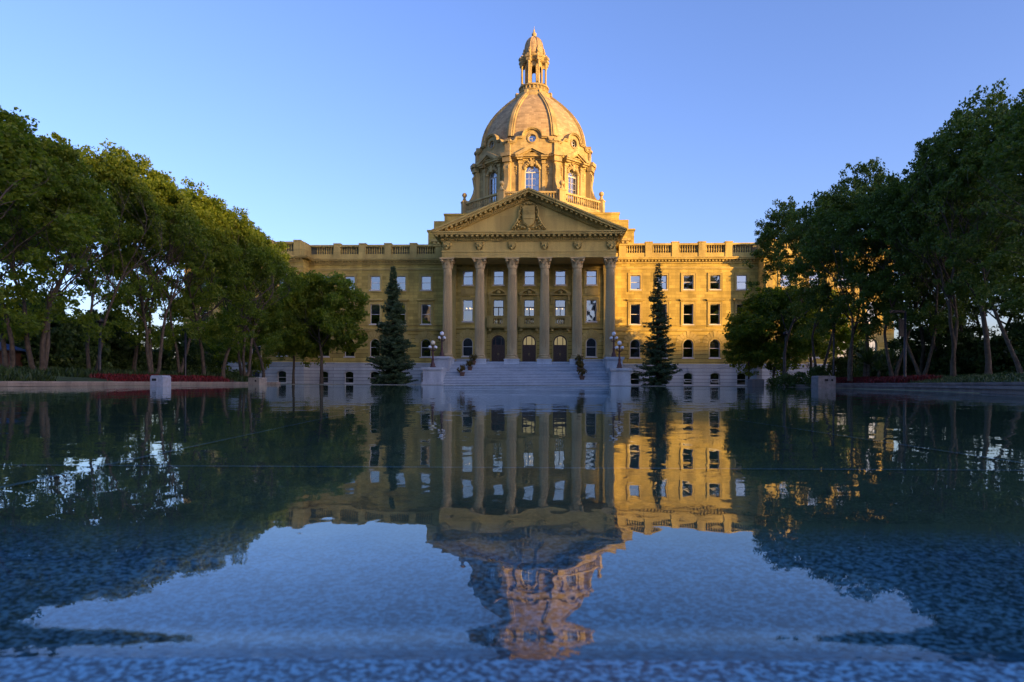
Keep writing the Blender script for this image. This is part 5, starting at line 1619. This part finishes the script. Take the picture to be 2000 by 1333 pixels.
pool_box('fountain_box', 503, 56, 1.1, 0.9, 0.62, M['concretewarm'], 'small buff box near the far end of the left pool wall', [(0.2, 0.35, 0.2, 0.14, 0)], R(-20))
pool_box('fountain_box', 1608, 52, 1.38, 1.0, 0.95, M['greyconcrete'], 'grey concrete box with two small openings by the right pool wall', [(-0.05, 0.62, 0.28, 0.16, 0), (0.4, 0.62, 0.16, 0.16, 0)], R(6))
pool_box('fountain_box', 1476, 66, 1.2, 1.0, 0.78, M['copingdark'], 'plain dark grey box near the far end of the right pool wall', [], R(6))

# black lamp posts
def lamp_post(px, Y, top, label, arm=0, banner=False, zb=0.1, r=0.075):
    x, y = at(px, Y=Y)
    t = empty('lamp_post', (x, y, zb)); tag(t, label, 'lamp post')
    H = top_h(px, top, Y) - zb
    m = MB(); m.lathe([(r * 1.7, 0), (r * 1.7, 0.12), (r * 1.1, 0.2), (r, 0.5), (r * 0.8, H)], 10); m.build('pole', M['blackiron'], t)
    h = MB()
    if arm:
        h.box(min(0, arm), max(0, arm), -0.04, 0.04, H - 0.1, H - 0.02)
        h.box(arm - 0.42, arm + 0.42, -0.2, 0.2, H - 0.13, H + 0.05); 
    else:
        h.lathe([(0.08, H), (0.22, H + 0.04), (0.24, H + 0.22), (0.12, H + 0.36), (0.02, H + 0.4)], 12)
    h.build('lamp_head', M['blackiron'], t)
    if banner:
        b = MB(); b.box(-0.42, -0.1, -0.06, 0.06, H - 1.75, H - 0.55); b.box(-0.12, 0, -0.02, 0.02, H - 0.7, H - 0.64); b.build('speaker_box', M['blackiron'], t)
lamp_post(195, 44.5, 632, 'black lamp post in front of the forked trunk on the left', zb=0.35, r=0.095)
lamp_post(362, 54, 648, 'black lamp post right of the white box on the left', zb=0.35, r=0.09)
lamp_post(490, 70, 660, 'thin dark post near the left end of the pool', r=0.05)
lamp_post(1628, 58, 610, 'tall black post left of the sword leaved plants on the right', zb=0.5, r=0.085)
lamp_post(1767, 47, 608, 'black lamp post with flat side arm and hanging box on the right', arm=-0.55, banner=True, zb=0.6, r=0.10)
lamp_post(1533, 70, 655, 'thin dark post beside the forked tree on the right', r=0.06)
x, y = at(1583, Y=79); a = copy_tree(lm2, None, (x, y, 0.05), 0, (0.95, 0.95, 1.12)); a['label'] = 'white globe lamp standing on the ground before the right wing'; a['group'] = 'globe lamps by the building'
# pale garden umbrella far right
x, y = at(1850, Y=62); t = empty('garden_umbrella', (x, y, 1.2)); tag(t, 'pale domed umbrella glimpsed between dark trunks on the right', 'umbrella')
m = MB(); m.lathe([(0.75, 1.75), (0.62, 1.95), (0.35, 2.12), (0.03, 2.2)], 8, smooth=False); m.build('canopy', M['globe'], t)
m = MB(); m.tube([(0, 0, 0), (0, 0, 2.1)], [0.025, 0.025], 6); m.build('pole', M['blackiron'], t)
# kiosk at the left edge
x, y = at(-15, Y=44); t = empty('kiosk', (x, y, 0.9), R(20)); tag(t, 'small brown kiosk with blue sheet roof at the left edge of the photo', 'kiosk')
m = MB(); m.box(-1.3, 1.3, -1.2, 1.2, 0, 1.25); m.build('wall', plain('stained boards', (0.07, 0.028, 0.014), 0.7), t)
m = MB(); m.hprism([(-1.75, -1.6), (1.75, -1.6), (1.75, 1.6), (-1.75, 1.6)], 1.3, 1.36)
m.add([(-1.75, -1.6, 1.362), (1.75, -1.6, 1.362), (1.75, 1.6, 1.362), (-1.75, 1.6, 1.362), (-0.5, 0, 1.85), (0.5, 0, 1.85)], [(0, 1, 5, 4), (2, 3, 4, 5), (1, 2, 5), (3, 0, 4)])
m.build('roof', plain('blue roof sheet', (0.04, 0.09, 0.22), 0.35), t)

# chandeliers seen through the portico windows
def chandelier(u, z, label):
    t = empty('chandelier', bw(u, PV + 1.6, z), -YAW); tag(t, label, 'chandelier', 'chandeliers behind the portico windows')
    m = MB(); m.tube([(0, 0, 0), (0, 0, 0.9)], [0.02, 0.02], 6)
    for k in range(5):
        a = 2 * PI * k / 5; m.tube([(0, 0, 0.05), (0.3 * math.cos(a), 0.3 * math.sin(a), -0.05), (0.42 * math.cos(a), 0.42 * math.sin(a), 0.05)], [0.02] * 3, 5)
    m.build('frame', M['brass'], t)
    for k in range(5):
        a = 2 * PI * k / 5; b = MB(); b.ball((0, 0, 0), 0.075, 8, 6); b.build('bulb', M['bulb'], t, (0.42 * math.cos(a), 0.42 * math.sin(a), 0.12))
chandelier(-2 * CS, 10.1, 'lit chandelier behind the tall window left of the balconies')
chandelier(0, 10.0, 'lit chandelier behind the window over the middle door')
chandelier(CS - 0.1, 10.05, 'lit chandelier behind the window over the right hand door')

# ---- city blocks out of frame, behind the camera's shoulder (they throw the shade)
SX, SY = math.sin(SUN_A), -math.cos(SUN_A)
def city(name, p0, p1, s, h, depth, label):
    """p across the light, s toward the sun"""
    t = empty(name); tag(t, label, 'building')
    m = MB()
    c, sn = math.cos(SUN_A), math.sin(SUN_A)
    m.T = Matrix(((c, SX, 0, 0), (sn, SY, 0, 0), (0, 0, 1, 0), (0, 0, 0, 1)))
    m.box(p0, p1, s, s + depth, 0, h)
    m.box(p0 + 1, p1 - 1, s + 1, s + depth - 1, h, h + 0.01)
    m.build('facade', M['city'], t)
    r = MB(); r.T = m.T; w = (p1 - p0)
    r.box(p0 + w * .35, p0 + w * .65, s + depth * .3, s + depth * .7, h + 0.012, h + 3.2); r.build('plant_room', M['city'], t)
TE = math.tan(SUN_E)
S0 = 330.0
def hh(z, sref): return z + (S0 - sref) * TE
city('tower_block', 45, 77.8, S0, hh(52, -60) - 0, 30, 'tall office tower standing beyond the trees behind the viewer')
city('office_block', -60, 44.9, S0 + 12, hh(13.0, -70), 22, 'long mid rise block left of the office tower behind the viewer')
city('office_block', 77.9, 160, S0 + 12, hh(6.4, -42), 22, 'long low block right of the office tower behind the viewer')
t = empty('office_block', (-60, -400, 0)); tag(t, 'unseen slab block far behind the viewer, shaped for the window reflections', 'building')
m = MB(); m.box(-300, -66, -30, 0, 0, 73); m.box(-65.9, 75, -29, -1, 0, 46); m.box(75.1, 260, -30, 0, 0, 73); m.build('facade', M['city'], t)  # unseen slab, heights and low gap shaped for what the windows reflect
m = MB(); m.box(-160, -120, -22, -8, 73.01, 77); m.box(110, 140, -20, -8, 73.01, 78); m.build('plant_room', M['city'], t)

# ================================================================== LIGHT, SKY, CAMERA
w = bpy.data.worlds.new('World'); scene.world = w; w.use_nodes = True
nt = w.node_tree; nt.nodes.clear()
sky = nt.nodes.new('ShaderNodeTexSky'); sky.sky_type = 'NISHITA'; sky.sun_disc = False
sky.sun_elevation = SUN_E; sky.sun_rotation = PI - SUN_A
sky.air_density = 1.0; sky.dust_density = 3.0; sky.ozone_density = 2.6; sky.altitude = 600
bg = nt.nodes.new('ShaderNodeBackground'); bg.inputs[1].default_value = 0.15
wo = nt.nodes.new('ShaderNodeOutputWorld')
mul = nt.nodes.new('ShaderNodeMix'); mul.data_type = 'RGBA'; mul.blend_type = 'MULTIPLY'; mul.inputs[0].default_value = 1.0
mul.inputs[7].default_value = (0.86, 0.755, 1.0, 1)          # the photograph's white balance
nt.links.new(sky.outputs[0], mul.inputs[6]); nt.links.new(mul.outputs[2], bg.inputs[0]); nt.links.new(bg.outputs[0], wo.inputs[0])
sl = bpy.data.lights.new('sun', 'SUN'); sl.energy = 2.65; sl.angle = R(0.5); sl.color = (1.0, 0.575, 0.15)
so = bpy.data.objects.new('sun', sl); col.objects.link(so)
so.rotation_euler = SDIR.to_track_quat('Z', 'Y').to_euler()
cam = bpy.data.cameras.new('camera'); co = bpy.data.objects.new('camera', cam); col.objects.link(co)
co.location = (0, 0, 0.30)
co.rotation_euler = (Matrix.Rotation(PI / 2, 3, 'X') @ Matrix.Rotation(R(0.3), 3, 'Z')).to_euler()
cam.lens = 24.0; cam.sensor_width = 36.0; cam.shift_y = (748 - 666.5) / 2000.0
cam.clip_start = 0.05; cam.clip_end = 4000
cam.dof.use_dof = True; cam.dof.focus_distance = 80; cam.dof.aperture_fstop = 6.3
scene.camera = co
vs_ = scene.view_settings
vs_.view_transform = 'Standard'; vs_.look = 'None'; vs_.gamma = 1.0; vs_.exposure = 1.92; vs_.use_curve_mapping = False
